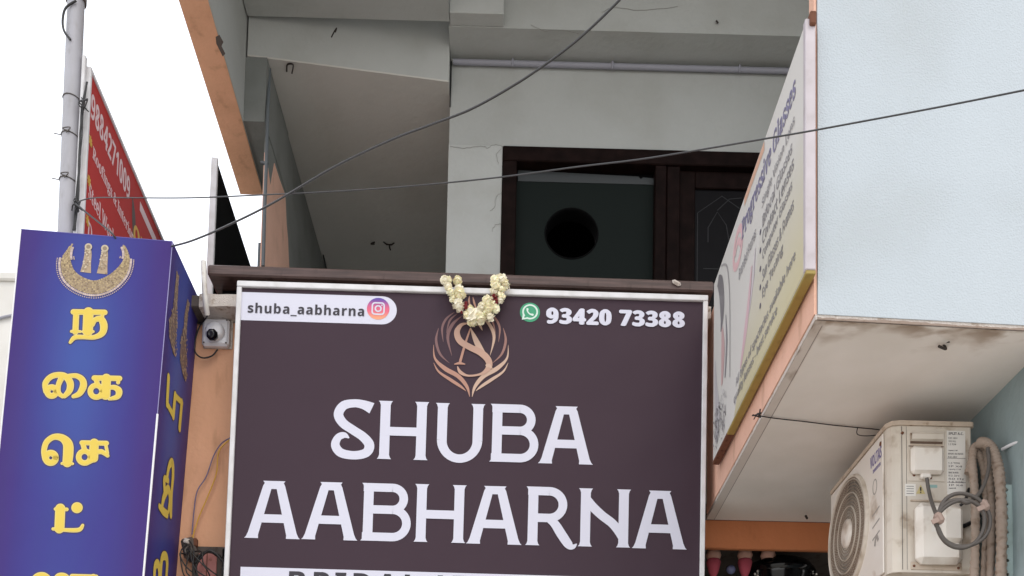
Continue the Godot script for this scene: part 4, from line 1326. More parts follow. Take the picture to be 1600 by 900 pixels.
# ---------------------------------------------------------------- air conditioner
func air_conditioner() -> void:
	# local: x 0..0.325 (right), y 0..0.605, z 0 (near end) .. -0.76; the fan looks towards -x
	var b := thing("air_conditioner", "dusty cream outdoor air conditioner unit hung under the beige soffit", "air conditioner", Vector3(1.493, 2.89, -3.9))
	var W := 0.326
	var H := 0.6
	var L := 0.70
	var st := mb()
	prism(st, Transform3D(Basis(Vector3(1, 0, 0), Vector3(0, 0, -1), Vector3(0, 1, 0)), Vector3.ZERO), PackedVector2Array([Vector2(0.0, 0.03), Vector2(0.012, 0.008), Vector2(0.042, 0.0), Vector2(W - 0.006, 0.0), Vector2(W, 0.006), Vector2(W, L), Vector2(0.0, L)]), 0.0, H - 0.012)
	obj("casing", st, M.ac_cream, b)
	st = mb()
	prism(st, Transform3D(Basis(Vector3(1, 0, 0), Vector3(0, 0, -1), Vector3(0, 1, 0)), Vector3.ZERO), PackedVector2Array([Vector2(-0.006, 0.028), Vector2(0.01, 0.0), Vector2(0.042, -0.008), Vector2(W, -0.008), Vector2(W + 0.008, 0.0), Vector2(W + 0.008, L + 0.006), Vector2(-0.006, L + 0.006)]), H - 0.011, H + 0.007)
	obj("top_cover", st, M.ac_dirty, b)
	part("seam", b, M.cable_grey, Vector3(0.048, 0.01, -0.004), Vector3(0.0505, H - 0.014, 0.0006))
	part("seam", b, M.cable_grey, Vector3(0.0665, 0.01, -0.004), Vector3(0.068, H - 0.014, 0.0006))
	part("foot_rail", b, M.ac_dirty, Vector3(-0.03, -0.03, -0.12), Vector3(W + 0.06, -0.001, -0.07), 0.004)
	part("foot_rail", b, M.ac_dirty, Vector3(-0.03, -0.03, -L + 0.07), Vector3(W + 0.06, -0.001, -L + 0.12), 0.004)
	# front panel on the fan side with its grille
	part("front_panel", b, M.ac_white, Vector3(-0.008, 0.012, -L + 0.01), Vector3(-0.0005, H - 0.02, -0.05), 0.003)
	var cz := -0.445
	var cy := 0.312
	var f := Transform3D(Basis(Vector3(0, 0, 1), Vector3(0, 1, 0), Vector3(-1, 0, 0)), Vector3(-0.008, cy, cz))   # z looks out of the fan side
	st = mb()
	lathe(st, f, [Vector2(0.248, 0.0), Vector2(0.246, 0.012), Vector2(0.239, 0.016), Vector2(0.234, 0.012), Vector2(0.232, 0.002)], 48)
	obj("grille_ring", st, M.ac_cream, b)
	st = mb()
	disc(st, f, Vector2.ZERO, 0.234, 0.0015, 48)
	obj("grille_back", st, flat(c8(52, 46, 42), 0.8), b)
	st = mb()
	for i in 13:
		var r := 0.068 + 0.0135 * i
		lathe(st, f, [Vector2(r, 0.004), Vector2(r + 0.0032, 0.011), Vector2(r + 0.0064, 0.004)], 44)
	var gr := obj("grille_wires", st, M.ac_grille, b)
	st = mb()
	for i in 3:
		var r := 0.112 + 0.056 * i
		lathe(st, f, [Vector2(r, 0.008), Vector2(r + 0.003, 0.0145), Vector2(r + 0.006, 0.008)], 44)
	for k in 72:
		var d := Vector2.from_angle(TAU * k / 72.0)
		var p0 := f * Vector3(d.x * 0.064, d.y * 0.064, 0.008)
		var d2 := d.rotated(0.35)
		var p1 := f * Vector3(d2.x * 0.234, d2.y * 0.234, 0.008)
		tube(st, [p0, p1], 0.0011, 4, false)
	obj("grille_spokes", st, M.ac_wire, gr)
	st = mb()
	lathe(st, f, [Vector2(0.0, 0.02), Vector2(0.045, 0.019), Vector2(0.06, 0.015), Vector2(0.064, 0.004)], 32)
	obj("hub", st, M.ac_white, b)
	# lettering on the fan side (x local = away from the near end is -z, so it reads from far to near)
	var ft := Transform3D(Basis(Vector3(0, 0, 1), Vector3(0, 1, 0), Vector3(-1, 0, 0)), Vector3(-0.0082, 0, 0))
	st = mb()
	words(st, "VOLTAS", ft * Transform3D(Basis(), Vector3(-0.185, 0.488, 0.0005)), 0.125, 0.048)
	obj("maker_lettering", st, flat(c8(108, 98, 150), 0.5), b, true)
	st = mb()
	words(st, "INVERTER", ft * Transform3D(Basis(), Vector3(-0.155, 0.458, 0.0005)), 0.085, 0.014)
	obj("small_lettering", st, flat(c8(108, 98, 150), 0.5), b, true)
	st = mb()
	for i in 3:
		stroke(st, ft, [Vector2(-0.165, 0.282 - 0.05 * i), Vector2(-0.085, 0.296 - 0.05 * i)], 0.007, 0.0006, 1)
	stroke(st, ft, ring(Vector2(-0.135, 0.395), 0.022, 0.03, 14), 0.006, 0.0006, 1)
	stroke(st, ft, [Vector2(-0.14, 0.15), Vector2(-0.12, 0.185), Vector2(-0.10, 0.16)], 0.016, 0.0009, 4)
	obj("panel_marks", st, flat(c8(158, 152, 146), 0.6), b)
	st = mb()
	lathe(st, Transform3D(Basis(Vector3(0, 0, 1), Vector3(0, 1, 0), Vector3(-1, 0, 0)), Vector3(-0.008, 0.545, -0.07)), [Vector2(0, 0.004), Vector2(0.008, 0.003), Vector2(0.01, 0)], 12)
	obj("screw", st, M.rust, b)
	# the near end: handle plate, sticker, valve cover
	var k := 3.9 / 1600.0
	var U := func(px: float) -> float: return (px - 1391.0) * k
	var V := func(py: float) -> float: return (897.0 - py) * k
	st = mb()
	span(st, Vector3(U.call(1419.5), V.call(748), -0.002), Vector3(U.call(1480.5), V.call(664), 0.004), 0.004)
	var hp := obj("handle_plate", st, M.ac_cream, b)
	st = mb()
	span(st, Vector3(U.call(1424), V.call(694), 0.0042), Vector3(U.call(1477), V.call(668), 0.006), 0.001)
	obj("handle_hollow", st, M.ac_dirty, hp)
	st = mb()
	var prof := []
	for e in [[0.0, 0.004], [0.2, 0.016], [0.8, 0.02], [1.0, 0.004]]:
		prof.append(Vector2(e[1], lerpf(V.call(682), V.call(669), e[0])))
	for i in prof.size() - 1:
		face(st, [Vector3(U.call(1425), prof[i].y, prof[i].x), Vector3(U.call(1476), prof[i].y, prof[i].x), Vector3(U.call(1476), prof[i + 1].y, prof[i + 1].x), Vector3(U.call(1425), prof[i + 1].y, prof[i + 1].x)], Vector3(0, 0, 1))
	obj("handle_lip", st, M.ac_cream, hp)
	st = mb()
	span(st, Vector3(U.call(1424), V.call(686), 0.0062), Vector3(U.call(1476), V.call(682), 0.0068))
	span(st, Vector3(U.call(1421), V.call(691), 0.0062), Vector3(U.call(1478), V.call(689.5), 0.0066))
	obj("handle_shadow_gap", st, flat(c8(96, 78, 66), 0.9), hp)
	st = mb()
	bx(st, Vector3(U.call(1449.5), V.call(715), 0.014), Vector3(53 * k, 46 * k, 0.03), 0.012)
	obj("terminal_cover", st, M.ac_white, hp)
	st = mb()
	bx(st, Vector3(U.call(1447), V.call(741), 0.012), Vector3(17 * k, 10 * k, 0.024), 0.006)
	obj("cable_gland", st, M.ac_white, hp)
	for e in [[1430, 738], [1457, 742], [1412, 668], [1429, 887], [1500, 889], [1500, 875]]:
		st = mb()
		lathe(st, Transform3D(Basis(), Vector3(U.call(e[0]), V.call(e[1]), 0.0)), [Vector2(0, 0.008), Vector2(0.004, 0.0075), Vector2(0.0055, 0.004), Vector2(0.0058, 0)], 10)
		obj("screw", st, M.rust, b)
	st = mb()
	span(st, Vector3(U.call(1484), V.call(768), 0.0), Vector3(U.call(1514), V.call(662), 0.0015))
	var lb := obj("data_label", st, M.sticker, b)
	st = mb()
	words(st, "SPLIT A.C.", Transform3D(Basis(), Vector3(U.call(1487), V.call(669), 0.002)), 24 * k, 0.010)
	for i in 17:
		if i in [3, 7]:
			continue
		var w := rng.randf_range(10, 26)
		words(st, ["R 32  230 V", "50 Hz", "1.5 TON", "IP X4", "Capacity 5.1 kW", "MADE IN INDIA"][i % 6], Transform3D(Basis(), Vector3(U.call(1486 + rng.randf_range(0, 1)), V.call(676 + i * 5.2), 0.002)), w * k, 0.007, "Droid Sans", false)
	obj("label_text", st, flat(c8(74, 70, 74), 0.6), lb, true)
	st = mb()
	stroke(st, Transform3D(), [Vector2(U.call(1484), V.call(708)), Vector2(U.call(1514), V.call(708))], 0.002, 0.002, 1)
	stroke(st, Transform3D(), [Vector2(U.call(1484), V.call(748)), Vector2(U.call(1514), V.call(748))], 0.002, 0.002, 1)
	obj("label_rule", st, flat(c8(120, 114, 112), 0.6), lb)
	st = mb()
	span(st, Vector3(U.call(1416), V.call(772), 0.0), Vector3(U.call(1433), V.call(752), 0.0012))
	var ws := obj("warning_label", st, M.sticker, b)
	st = mb()
	poly(st, Transform3D(), PackedVector2Array([Vector2(U.call(1433.5), V.call(768)), Vector2(U.call(1448.5), V.call(768)), Vector2(U.call(1441), V.call(753))]), 0.0012)
	obj("warning_triangle", st, flat(c8(200, 184, 130), 0.5), b)
	st = mb()
	stroke(st, Transform3D(), [Vector2(U.call(1441), V.call(757)), Vector2(U.call(1441), V.call(763))], 0.006, 0.0016, 1)
	disc(st, Transform3D(), Vector2(U.call(1441), V.call(765.5)), 0.003, 0.0016, 8)
	for i in 4:
		stroke(st, Transform3D(), [Vector2(U.call(1418), V.call(756 + 4 * i)), Vector2(U.call(1430), V.call(756 + 4 * i))], 0.002, 0.0016, 1)
	obj("warning_print", st, M.print_black, ws)
	st = mb()
	stroke(st, Transform3D(), [Vector2(U.call(1456), V.call(755)), Vector2(U.call(1468), V.call(755))], 0.012, 0.001, 1)
	obj("green_print", st, flat(c8(140, 172, 168), 0.6), b)
	part("valve_ledge", b, M.ac_dirty, Vector3(U.call(1424), V.call(781), 0.0), Vector3(U.call(1506), V.call(778), 0.006), 0.002)
	st = mb()                                 # the bulging lower cover
	bx(st, Vector3(U.call(1466), V.call(836), 0.016), Vector3(74 * k, 100 * k, 0.055), 0.022)
	obj("valve_cover", st, M.ac_white, b)
	st = mb()
	bx(st, Vector3(U.call(1483), V.call(824), 0.044), Vector3(34 * k, 58 * k, 0.03), 0.013)
	obj("valve_bulge", st, M.ac_white, b)
	part("cover_flange", b, M.ac_dirty, Vector3(U.call(1424), V.call(893), -0.001), Vector3(U.call(1506), V.call(880), 0.004), 0.002)
	part("small_label", b, M.sticker, Vector3(U.call(1451), V.call(836), 0.043), Vector3(U.call(1465), V.call(820), 0.0445))
	# grey cable from the terminal cover, coiled and taped
	st = mb()
	var pts := [at(1448, 747, 3.86), at(1453, 775, 3.85), at(1462, 802, 3.76), at(1467, 812, 3.70)]
	for i in 40:
		var an := PI * 0.98 - TAU * i / 17.0
		var rr := 1.0 + 0.06 * sin(i * 0.9)
		var c := Vector2(1506, 813) if i < 17 else Vector2(1501, 818)
		pts.append(at(c.x + cos(an) * 39 * rr, c.y - sin(an) * (43 if i < 17 else 36) * rr, 3.70 - 0.012 * sin(i * 0.37)))
	pts.append(at(1534, 765, 3.73))
	pts.append(at(1545, 730, 3.76))
	pts.append(at(1543, 700, 3.78))
	tube(st, curve(pts, 4), 0.0075, 8)
	tag(obj("coiled_cable", st, M.cable_grey), "grey power cable coiled and taped in front of the air conditioner's valve cover", "cable")
	for e in [[1467, 810, "pinkish tape binding at the left of the coiled grey cable"], [1538, 790, "pinkish tape binding at the right of the coiled grey cable, beside the pipes"]]:
		st = mb()
		var q := at(e[0], e[1], 3.695)
		bx(st, q, Vector3(0.03, 0.045, 0.035), 0.01, Basis(Vector3.BACK, 0.5))
		bx(st, q + Vector3(-0.018, -0.014, 0.012), Vector3(0.03, 0.018, 0.004), 0.001, Basis(Vector3.BACK, 0.4))
		tag(obj("cable_tape", st, M.tape), e[2], "tape", "tape bindings on the coiled cable")
	# ribbed lines behind the unit
	var hoses := [
		[[[1522, 905, 3.81], [1524, 840, 3.81], [1523, 770, 3.83], [1519, 720, 3.85], [1524, 698, 3.86], [1536, 700, 3.86], [1545, 740, 3.85], [1550, 800, 3.83], [1547, 905, 3.81]], 0.0155],
		[[[1530, 692, 3.83], [1543, 694, 3.80], [1556, 716, 3.78], [1563, 760, 3.76], [1565, 830, 3.75], [1564, 905, 3.75]], 0.0195],
		[[[1512, 740, 3.86], [1524, 705, 3.86], [1536, 730, 3.86], [1541, 790, 3.86], [1538, 905, 3.85]], 0.013]]
	var tags := ["beige taped pipe looping up behind the air conditioner's right edge", "ribbed beige pipe running down furthest right behind the air conditioner", "thinner beige pipe squeezed between the two thicker pipes behind the air conditioner"]
	for h in hoses.size():
		st = mb()
		pts = []
		for e in hoses[h][0]:
			pts.append(at(e[0], e[1], e[2]))
		var c := curve(pts, 26)
		var rad := []
		for i in c.size():
			rad.append(hoses[h][1] * (1.0 + (0.075 if i % 4 < 2 else -0.06) + 0.05 * sin(i * 0.21)))
		tube(st, c, rad, 12)
		tag(obj("insulated_pipe", st, M.hose_wrap), tags[h], "pipe", "pipes behind the air conditioner")
	st = mb()
	tube(st, curve([at(1500, 790, 3.88), at(1508, 782, 3.87), at(1513, 765, 3.9), at(1514, 752, 3.95)]), 0.006, 6)
	tag(obj("valve_pipe", st, M.cable), "thin black pipe bending up from the air conditioner's upper valve", "pipe")
	st = mb()
	tube(st, curve([at(1506, 822, 3.88), at(1520, 815, 3.9), at(1531, 806, 3.95)]), 0.009, 6)
	tag(obj("valve_pipe", st, M.cable), "thick short black pipe leaving the air conditioner's lower valve", "pipe")
	# perforated bracket on the wall
	var q := at(1566, 757, 3.76)
	var br := thing("perforated_bracket", "pale green perforated metal upright on the teal wall right of the pipes", "bracket", Vector3(q.x, 2.7, -3.76))
	st = mb()
	var hh := (q.y - 2.7) / 9.0
	for i in 9:
		holed(st, Transform3D(), Vector2(0, hh * i), Vector2(0.034, hh * (i + 1)), Vector2(0.016, hh * (i + 0.62)), 0.0065, 0.0, 16)
	obj("flange", st, M.galvanised, br)
	part("web", br, M.galvanised, Vector3(0.0345, 0, -0.06), Vector3(0.037, q.y - 2.7, 0.0))
	part("backing", br, M.black, Vector3(0.002, 0, -0.03), Vector3(0.03, q.y - 2.702, -0.028))
	st = mb()
	tube(st, curve([at(1566, 702, 3.8), at(1582, 694, 3.75), at(1602, 688, 3.68), at(1625, 684, 3.6)]), 0.0065, 8)
	tag(obj("white_cable", st, M.white_clean), "short white cable on the teal wall at the right edge", "cable")

# ---------------------------------------------------------------- small things on the shop front
func security_camera() -> void:
	var c := at(340, 521, 5.25)
	var b := thing("security_camera", "white security camera with black lens on a square junction box", "camera", Vector3(c.x, c.y, -5.25))
	var st := mb()
	bx(st, Vector3(0, -0.012, 0.022), Vector3(0.142, 0.15, 0.042), 0.012)
	obj("junction_box", st, M.white_clean, b)
	st = mb()
	bx(st, Vector3(0.006, -0.008, 0.004), Vector3(0.152, 0.158, 0.008), 0.002)
	obj("back_plate", st, M.chipped, b)
	st = mb()
	lathe(st, Transform3D(Basis(), Vector3(0, -0.018, 0.043)), [Vector2(0.052, 0.0), Vector2(0.051, 0.012), Vector2(0.045, 0.026), Vector2(0.034, 0.036), Vector2(0.0, 0.04)], 28)
	obj("dome", st, M.white_clean, b)
	st = mb()
	bx(st, Vector3(-0.004, -0.052, 0.078), Vector3(0.056, 0.054, 0.046), 0.015, Basis(Vector3.RIGHT, 0.25))
	var hd := obj("camera_head", st, M.black_gloss, b)
	st = mb()
	lathe(st, Transform3D(Basis(Vector3.RIGHT, 0.25), Vector3(-0.004, -0.06, 0.1035)), [Vector2(0.02, 0.0), Vector2(0.018, 0.004), Vector2(0.012, 0.0045), Vector2(0.0, 0.001)], 20)
	obj("lens", st, flat(c8(30, 30, 36), 0.05), hd)
	for e in [Vector2(-1, 1), Vector2(1, 1), Vector2(-1, -1), Vector2(1, -1)]:
		st = mb()
		lathe(st, Transform3D(Basis(), Vector3(e.x * 0.058, e.y * 0.062 - 0.012, 0.043)), [Vector2(0, 0.002), Vector2(0.004, 0.0015), Vector2(0.005, 0)], 10)
		obj("screw", st, M.cable_grey, b)
	# white pipe coming down to it
	st = mb()
	var pts := [at(318, 408, 5.03), at(319, 440, 5.04), at(321, 470, 5.06), at(324, 492, 5.1)]
	tube(st, curve(pts), 0.0135, 12)
	tag(obj("white_conduit", st, M.white_plastic), "short white plastic pipe from the coping's left end down to the security camera", "pipe")
	st = mb()
	tube(st, curve([at(324, 492, 5.1), at(322, 497, 5.17), at(312, 510, 5.22), at(305, 532, 5.22), at(305, 550, 5.22), at(316, 559, 5.22), at(331, 556, 5.22), at(340, 546, 5.22)]), 0.0042, 7)
	tag(obj("camera_cable", st, M.cable), "thin black cable looping under the white security camera", "cable")
	st = mb()
	bx(st, at(312, 505, 5.235), Vector3(0.05, 0.012, 0.01), 0.002)
	tag(obj("cable_clip", st, M.cable), "small dark clip on the orange wall left of the security camera", "clip")
	# yellow and blue wires below
	st = mb()
	tube(st, curve([at(359, 687, 5.2), at(345, 700, 5.215), at(340, 715, 5.22), at(338, 740, 5.22), at(325, 775, 5.22), at(312, 805, 5.22), at(303, 832, 5.22), at(300, 850, 5.22)]), 0.0032, 6)
	tag(obj("yellow_wire", st, M.wire_yellow), "thin yellow wire hanging from the signboard across the orange wall", "wire")
	st = mb()
	tube(st, curve([at(360, 684, 5.2), at(346, 693, 5.22), at(334, 712, 5.225), at(322, 745, 5.225), at(308, 768, 5.225), at(303, 800, 5.225), at(300, 835, 5.225)]), 0.0032, 6)
	tag(obj("blue_wire", st, M.wire_blue), "thin grey-blue wire hanging beside the yellow wire", "wire")
	# old switch box and the grimy opening with coiled cable
	var jb := at(297, 858, 5.2)
	var j := thing("old_switch_box", "grimy broken electrical box low on the orange wall", "electrical box", Vector3(jb.x, jb.y, -5.25))
	st = mb()
	bx(st, Vector3(0, 0.0, 0.04), Vector3(0.07, 0.11, 0.08), 0.012, Basis(Vector3.BACK, 0.25))
	obj("body", st, M.concrete_dark, j)
	st = mb()
	lathe(st, Transform3D(Basis(), Vector3(0.004, -0.022, 0.08)), [Vector2(0.024, 0), Vector2(0.022, 0.014), Vector2(0.012, 0.016), Vector2(0.011, 0.004), Vector2(0, 0.003)], 16)
	obj("knob", st, M.cable_grey, j)
	st = mb()
	bx(st, Vector3(-0.008, 0.03, 0.085), Vector3(0.03, 0.025, 0.02), 0.004, Basis(Vector3.BACK, -0.3))
	obj("fuse_carrier", st, M.chipped, j)
	st = mb()
	bx(st, Vector3(0.03, 0.03, 0.06), Vector3(0.022, 0.045, 0.03), 0.006)
	obj("terminal_block", st, M.rust, j)
	var pn := at(333, 856, 5.25)
	var q := thing("meter_board", "worn pinkish meter board under the coiled black cable", "board", Vector3(pn.x, pn.y - 0.5, -5.25))
	part("board", q, M.concrete_dark, Vector3(-0.10, 0, 0.001), Vector3(0.11, 0.5, 0.02), 0.003)
	part("pink_plate", q, worn(c8(196, 132, 128), 0.7, M.chipped.albedo_texture, Vector3.ONE * 4.0), Vector3(-0.07, 0.1, 0.0205), Vector3(0.03, 0.46, 0.03), 0.003)
	part("dark_plate", q, M.dark_panel, Vector3(0.06, 0.2, 0.0205), Vector3(0.10, 0.485, 0.04), 0.003)
	part("seam", q, M.rust, Vector3(-0.022, 0.1, 0.0305), Vector3(-0.018, 0.46, 0.032))
	st = mb()
	pts = []
	for i in 34:
		var an := TAU * i / 11.0 + 0.6
		pts.append(at(330 + cos(an) * (21 + 4 * sin(i * 1.7)), 893 + sin(an) * (30 + 5 * cos(i * 1.1)), 5.16 - 0.02 * sin(i * 0.8)))
	tube(st, curve(pts, 4), 0.0058, 7)
	pts = [at(296, 872, 5.17)]
	for e in [[304, 880], [312, 868], [324, 862], [340, 868], [350, 884], [352, 905]]:
		pts.append(at(e[0], e[1], 5.15))
	tube(st, curve(pts, 5), 0.0058, 7)
	for i in 7:
		var q0 := at(rng.randf_range(288, 300), rng.randf_range(838, 868), 5.17)
		var q1 := at(rng.randf_range(286, 322), rng.randf_range(862, 900), 5.12)
		var q2 := at(rng.randf_range(292, 345), rng.randf_range(880, 915), 5.15)
		tube(st, curve([q0, (q0 + q1) / 2.0 + Vector3(rng.randf_range(-0.04, 0.04), 0.03, 0.02), q1, q2], 5), 0.0036, 6)
	tag(obj("black_cable_coil", st, M.cable), "tangled black cable coil hanging in front of the pinkish meter board", "cable")

func garland() -> void:
	var c := at(743, 470, 4.98)
	var g := thing("flower_garland", "cream flower garland with red petals draped over the signboard's top edge", "garland", c)
	var meshes := []
	for v in 4:
		var st := mb()
		var n := 22
		for i in n:
			var y := 1.0 - 2.0 * (i + 0.5) / n
			var an := i * 2.39996 + v
			var d := Vector3(cos(an) * sqrt(1 - y * y), y, sin(an) * sqrt(1 - y * y))
			d = (d + Vector3(rng.randf_range(-0.2, 0.2), rng.randf_range(-0.2, 0.2), rng.randf_range(-0.2, 0.2))).normalized()
			var s := d.cross(Vector3(0.3, 0.8, 0.5)).normalized()
			var u := s.cross(d)
			# a small cupped petal
			var L := rng.randf_range(0.85, 1.15)
			var rows := []
			for r in 4:
				var t := r / 3.0
				var wd: float = [0.22, 0.44, 0.42, 0.16][r]
				var ce := d * (0.35 + 0.62 * t * L) + u * (0.18 * t * t)
				rows.append([ce - s * wd + d * 0.08 * t, ce + u * -0.06, ce + s * wd + d * 0.08 * t])
			st.set_smooth_group(3)
			for r in 3:
				for k in 2:
					face(st, [rows[r][k], rows[r][k + 1], rows[r + 1][k + 1], rows[r + 1][k]], d + u)
		st.set_smooth_group(4)
		lathe(st, Transform3D(), [Vector2(0.0, 0.74), Vector2(0.53, 0.53), Vector2(0.74, 0.0), Vector2(0.53, -0.53), Vector2(0.0, -0.74)], 10)
		st.generate_normals()
		meshes.append(st.commit())
	var spots := [[150, 84, 27], [178, 78, 20], [236, 74, 27], [172, 125, 24], [186, 160, 25], [204, 196, 22], [243, 124, 26], [246, 170, 38], [225, 215, 18], [243, 254, 38], [318, 270, 26], [300, 308, 28], [338, 318, 46], [335, 352, 30], [388, 340, 34], [398, 262, 26], [436, 222, 36], [442, 272, 34], [452, 320, 30], [420, 300, 24], [490, 80, 30], [528, 78, 34], [556, 104, 28], [492, 118, 30], [480, 148, 26], [530, 140, 22], [532, 185, 28], [522, 215, 22], [488, 265, 28], [470, 240, 24], [370, 300, 26]]
	var i := 0
	for e in spots:
		var f := MeshInstance3D.new()
		f.mesh = meshes[i % 4]
		f.material_override = M.flower if i % 3 else M.flower_pale
		f.name = "flower" if i == 0 else "flower_%03d" % i
		g.add_child(f, true)
		var q := at(660 + e[0] / 4.286, 420 + e[1] / 4.286, 4.965) - c
		f.transform = Transform3D(Basis.from_euler(Vector3(rng.randf() * TAU, rng.randf() * TAU, rng.randf() * TAU)).scaled(Vector3.ONE * (e[2] / 4.286 * 4.97 / 1600.0 * 1.22)), q + Vector3(0, 0, rng.randf_range(-0.01, 0.012)))
		i += 1
	for e in [[285, 240, 24], [292, 262, 20], [488, 222, 30], [480, 188, 22], [262, 292, 12]]:
		var st := mb()
		var q := at(660 + e[0] / 4.286, 420 + e[1] / 4.286, 4.96) - c
		var r: float = e[2] / 4.286 * 4.97 / 1600.0
		for k in 6:
			var d := Vector3(rng.randf_range(-1, 1), rng.randf_range(-1, 1), rng.randf_range(-0.2, 1)).normalized()
			bx(st, q + d * r * 0.5, Vector3(r * 1.1, r * 0.8, r * 0.25), r * 0.1, Basis.from_euler(Vector3(rng.randf() * TAU, rng.randf() * TAU, rng.randf() * TAU)))
		obj("red_petal", st, M.petal_red, g)
	var th := mb()
	var pts := []
	for e in [[150, 60], [165, 130], [210, 210], [250, 260], [330, 330], [420, 300], [460, 240], [520, 190], [500, 120], [520, 60]]:
		pts.append(at(660 + e[0] / 4.286, 420 + e[1] / 4.286, 4.985) - c)
	tube(th, curve(pts), 0.004, 6)
	for e in [[150, 66, 138, 120], [566, 90, 584, 150], [172, 66, 186, 50]]:
		tube(th, curve([at(660 + e[0] / 4.286, 420 + e[1] / 4.286, 4.96) - c, at(660 + (e[0] + e[2]) / 8.572 + 1.5, 420 + (e[1] + e[3]) / 8.572, 4.955) - c, at(660 + e[2] / 4.286, 420 + e[3] / 4.286, 4.96) - c], 5), 0.002, 5)
	obj("thread", th, M.thread, g)

func pipes_and_hooks() -> void:
	# conduit along the top of the window wall
	var a := at(708, 97, 6.345)
	var b := at(1240, 111, 6.345)
	var y := (a.y + b.y) / 2.0
	var p := thing("wall_conduit", "grey plastic conduit clipped along the balcony wall under the ceiling", "pipe", Vector3(a.x, y, -6.345))
	var st := mb()
	tube(st, [Vector3.ZERO, Vector3(b.x - a.x, 0, 0)], 0.018, 14)
	obj("pipe", st, M.conduit, p)
	for px in [801, 957, 1156]:
		var q := at(px, 101, 6.33)
		st = mb()
		bx(st, Vector3(q.x - a.x, -0.004, 0.012), Vector3(0.014, 0.052, 0.02), 0.004)
		obj("clip", st, M.conduit, p)
	st = mb()
	tube(st, [Vector3(-0.012, 0.01, -0.01), Vector3(-0.012, -0.12, -0.012), Vector3(-0.014, -0.3, -0.015)], 0.004, 6)
	obj("drop_wire", st, M.cable, p)
	# pipe and wires in the corner of the passage
	st = mb()
	var pts := []
	for e in [[421, 108, 6.2], [418, 180, 6.1], [416, 260, 6.1], [413, 340, 6.1], [411, 416, 6.1]]:
		pts.append(at(e[0], e[1], e[2]))
	tube(st, pts, 0.011, 8)
	tube(st, [at(419, 256, 6.1), at(408, 254, 6.105)], 0.011, 6)
	tag(obj("corner_downpipe", st, M.conduit_dark), "thin grey pipe running down the balcony's left corner beside the orange column", "pipe")
	st = mb()
	pts = []
	for e in [[448, 106, 6.30], [453, 120, 6.38], [462, 160, 6.62], [472, 220, 7.0], [482, 280, 7.35], [484, 300, 7.45], [497, 360, 7.85], [511, 425, 8.3]]:
		pts.append(at(e[0], e[1], e[2]))
	tube(st, curve(pts), 0.007, 6)
	tube(st, curve([at(421, 110, 6.42), at(436, 114, 6.4), at(446, 112, 6.36), at(449, 104, 6.32)]), 0.005, 6)
	tag(obj("ceiling_wire", st, M.cable), "dark wire looped along the passage ceiling above the orange column", "wire")
	var hooks := [["black iron hook under the passage ceiling near the corner pipe", [[448, 112, 6.20], [449, 101, 6.16], [458, 101, 6.14], [456, 115, 6.18]], 0.005],
		["bent iron hook left in the left balcony ceiling above the lintel", [[518, 58, 6.1], [522, 50, 6.06], [526, 44, 6.03], [524, 50, 6.02]], 0.004],
		["rusty hook stub in the beige soffit near the building's front edge", [[1467, 541, 3.5], [1478, 545, 3.53], [1474, 536, 3.52], [1484, 533, 3.5]], 0.005],
		["dark nail in the beige soffit beside the orange lintel", [[1259, 806, 5.1], [1261, 810, 5.12]], 0.006],
		["small dark nail in the ceiling above the window wall's conduit", [[809, 66, 6.25], [809, 72, 6.28]], 0.006],
		["dark nail in the ceiling left of the printed side board", [[1119, 32, 6.1], [1122, 36, 6.11]], 0.006]]
	for h in hooks:
		st = mb()
		pts = []
		for e in h[1]:
			pts.append(at(e[0], e[1], e[2]))
		tube(st, curve(pts, 4) if pts.size() > 2 else pts, h[2], 6)
		tag(obj("ceiling_hook", st, M.hook_iron), h[0], "hook", "hooks and nails in the ceilings")
	# fan hook with sooty plate in the passage ceiling
	var q := at(608, 378, 7.95)
	var fh := thing("fan_hook", "sooty fan hook plate in the passage ceiling", "hook", Vector3(q.x, 6.84, -7.95))
	st = mb()
	for i in 3:
		var an := i * 2.2 + 0.4
		tube(st, curve([Vector3(0, 0, 0), Vector3(cos(an) * 0.02, -0.012, sin(an) * 0.03), Vector3(cos(an) * 0.05, -0.002, sin(an) * 0.07)], 3), 0.006, 5)
	obj("prongs", st, M.hook_iron, fh)
	st = mb()
	tube(st, curve([Vector3(-0.12, 0.0, 0.0), Vector3(-0.14, -0.02, 0.03), Vector3(-0.11, -0.02, 0.05)], 4), 0.008, 5)
	obj("hook", st, M.hook_iron, fh)
	# the thin wire across the soffit to the air conditioner
	st = mb()
	pts = []
	for e in [[1178, 655], [1184, 646], [1190, 650], [1215, 654], [1260, 659], [1300, 664], [1340, 668], [1372, 671]]:
		var d := ray(e[0], e[1])
		pts.append(eye + d * ((3.592 - eye.y) / d.y))
	tube(st, curve(pts), 0.0024, 5)
	tube(st, curve([pts[6] + Vector3(0, 0, 0), pts[6] + Vector3(0.0, -0.03, 0), pts[6] + Vector3(0.05, -0.035, 0), pts[6] + Vector3(0.12, -0.02, 0), pts[7]]), 0.002, 5)
	for k in 4:
		tube(st, curve([pts[1] + Vector3(0.0, 0.0, 0), pts[1] + Vector3(rng.randf_range(-0.02, 0.02), -0.008, rng.randf_range(-0.03, 0.03)), pts[1] + Vector3(rng.randf_range(-0.02, 0.02), 0.004, rng.randf_range(-0.03, 0.03))], 4), 0.003, 5)
	tag(obj("soffit_wire", st, M.cable), "thin dark wire strung under the beige soffit to the air conditioner", "wire")

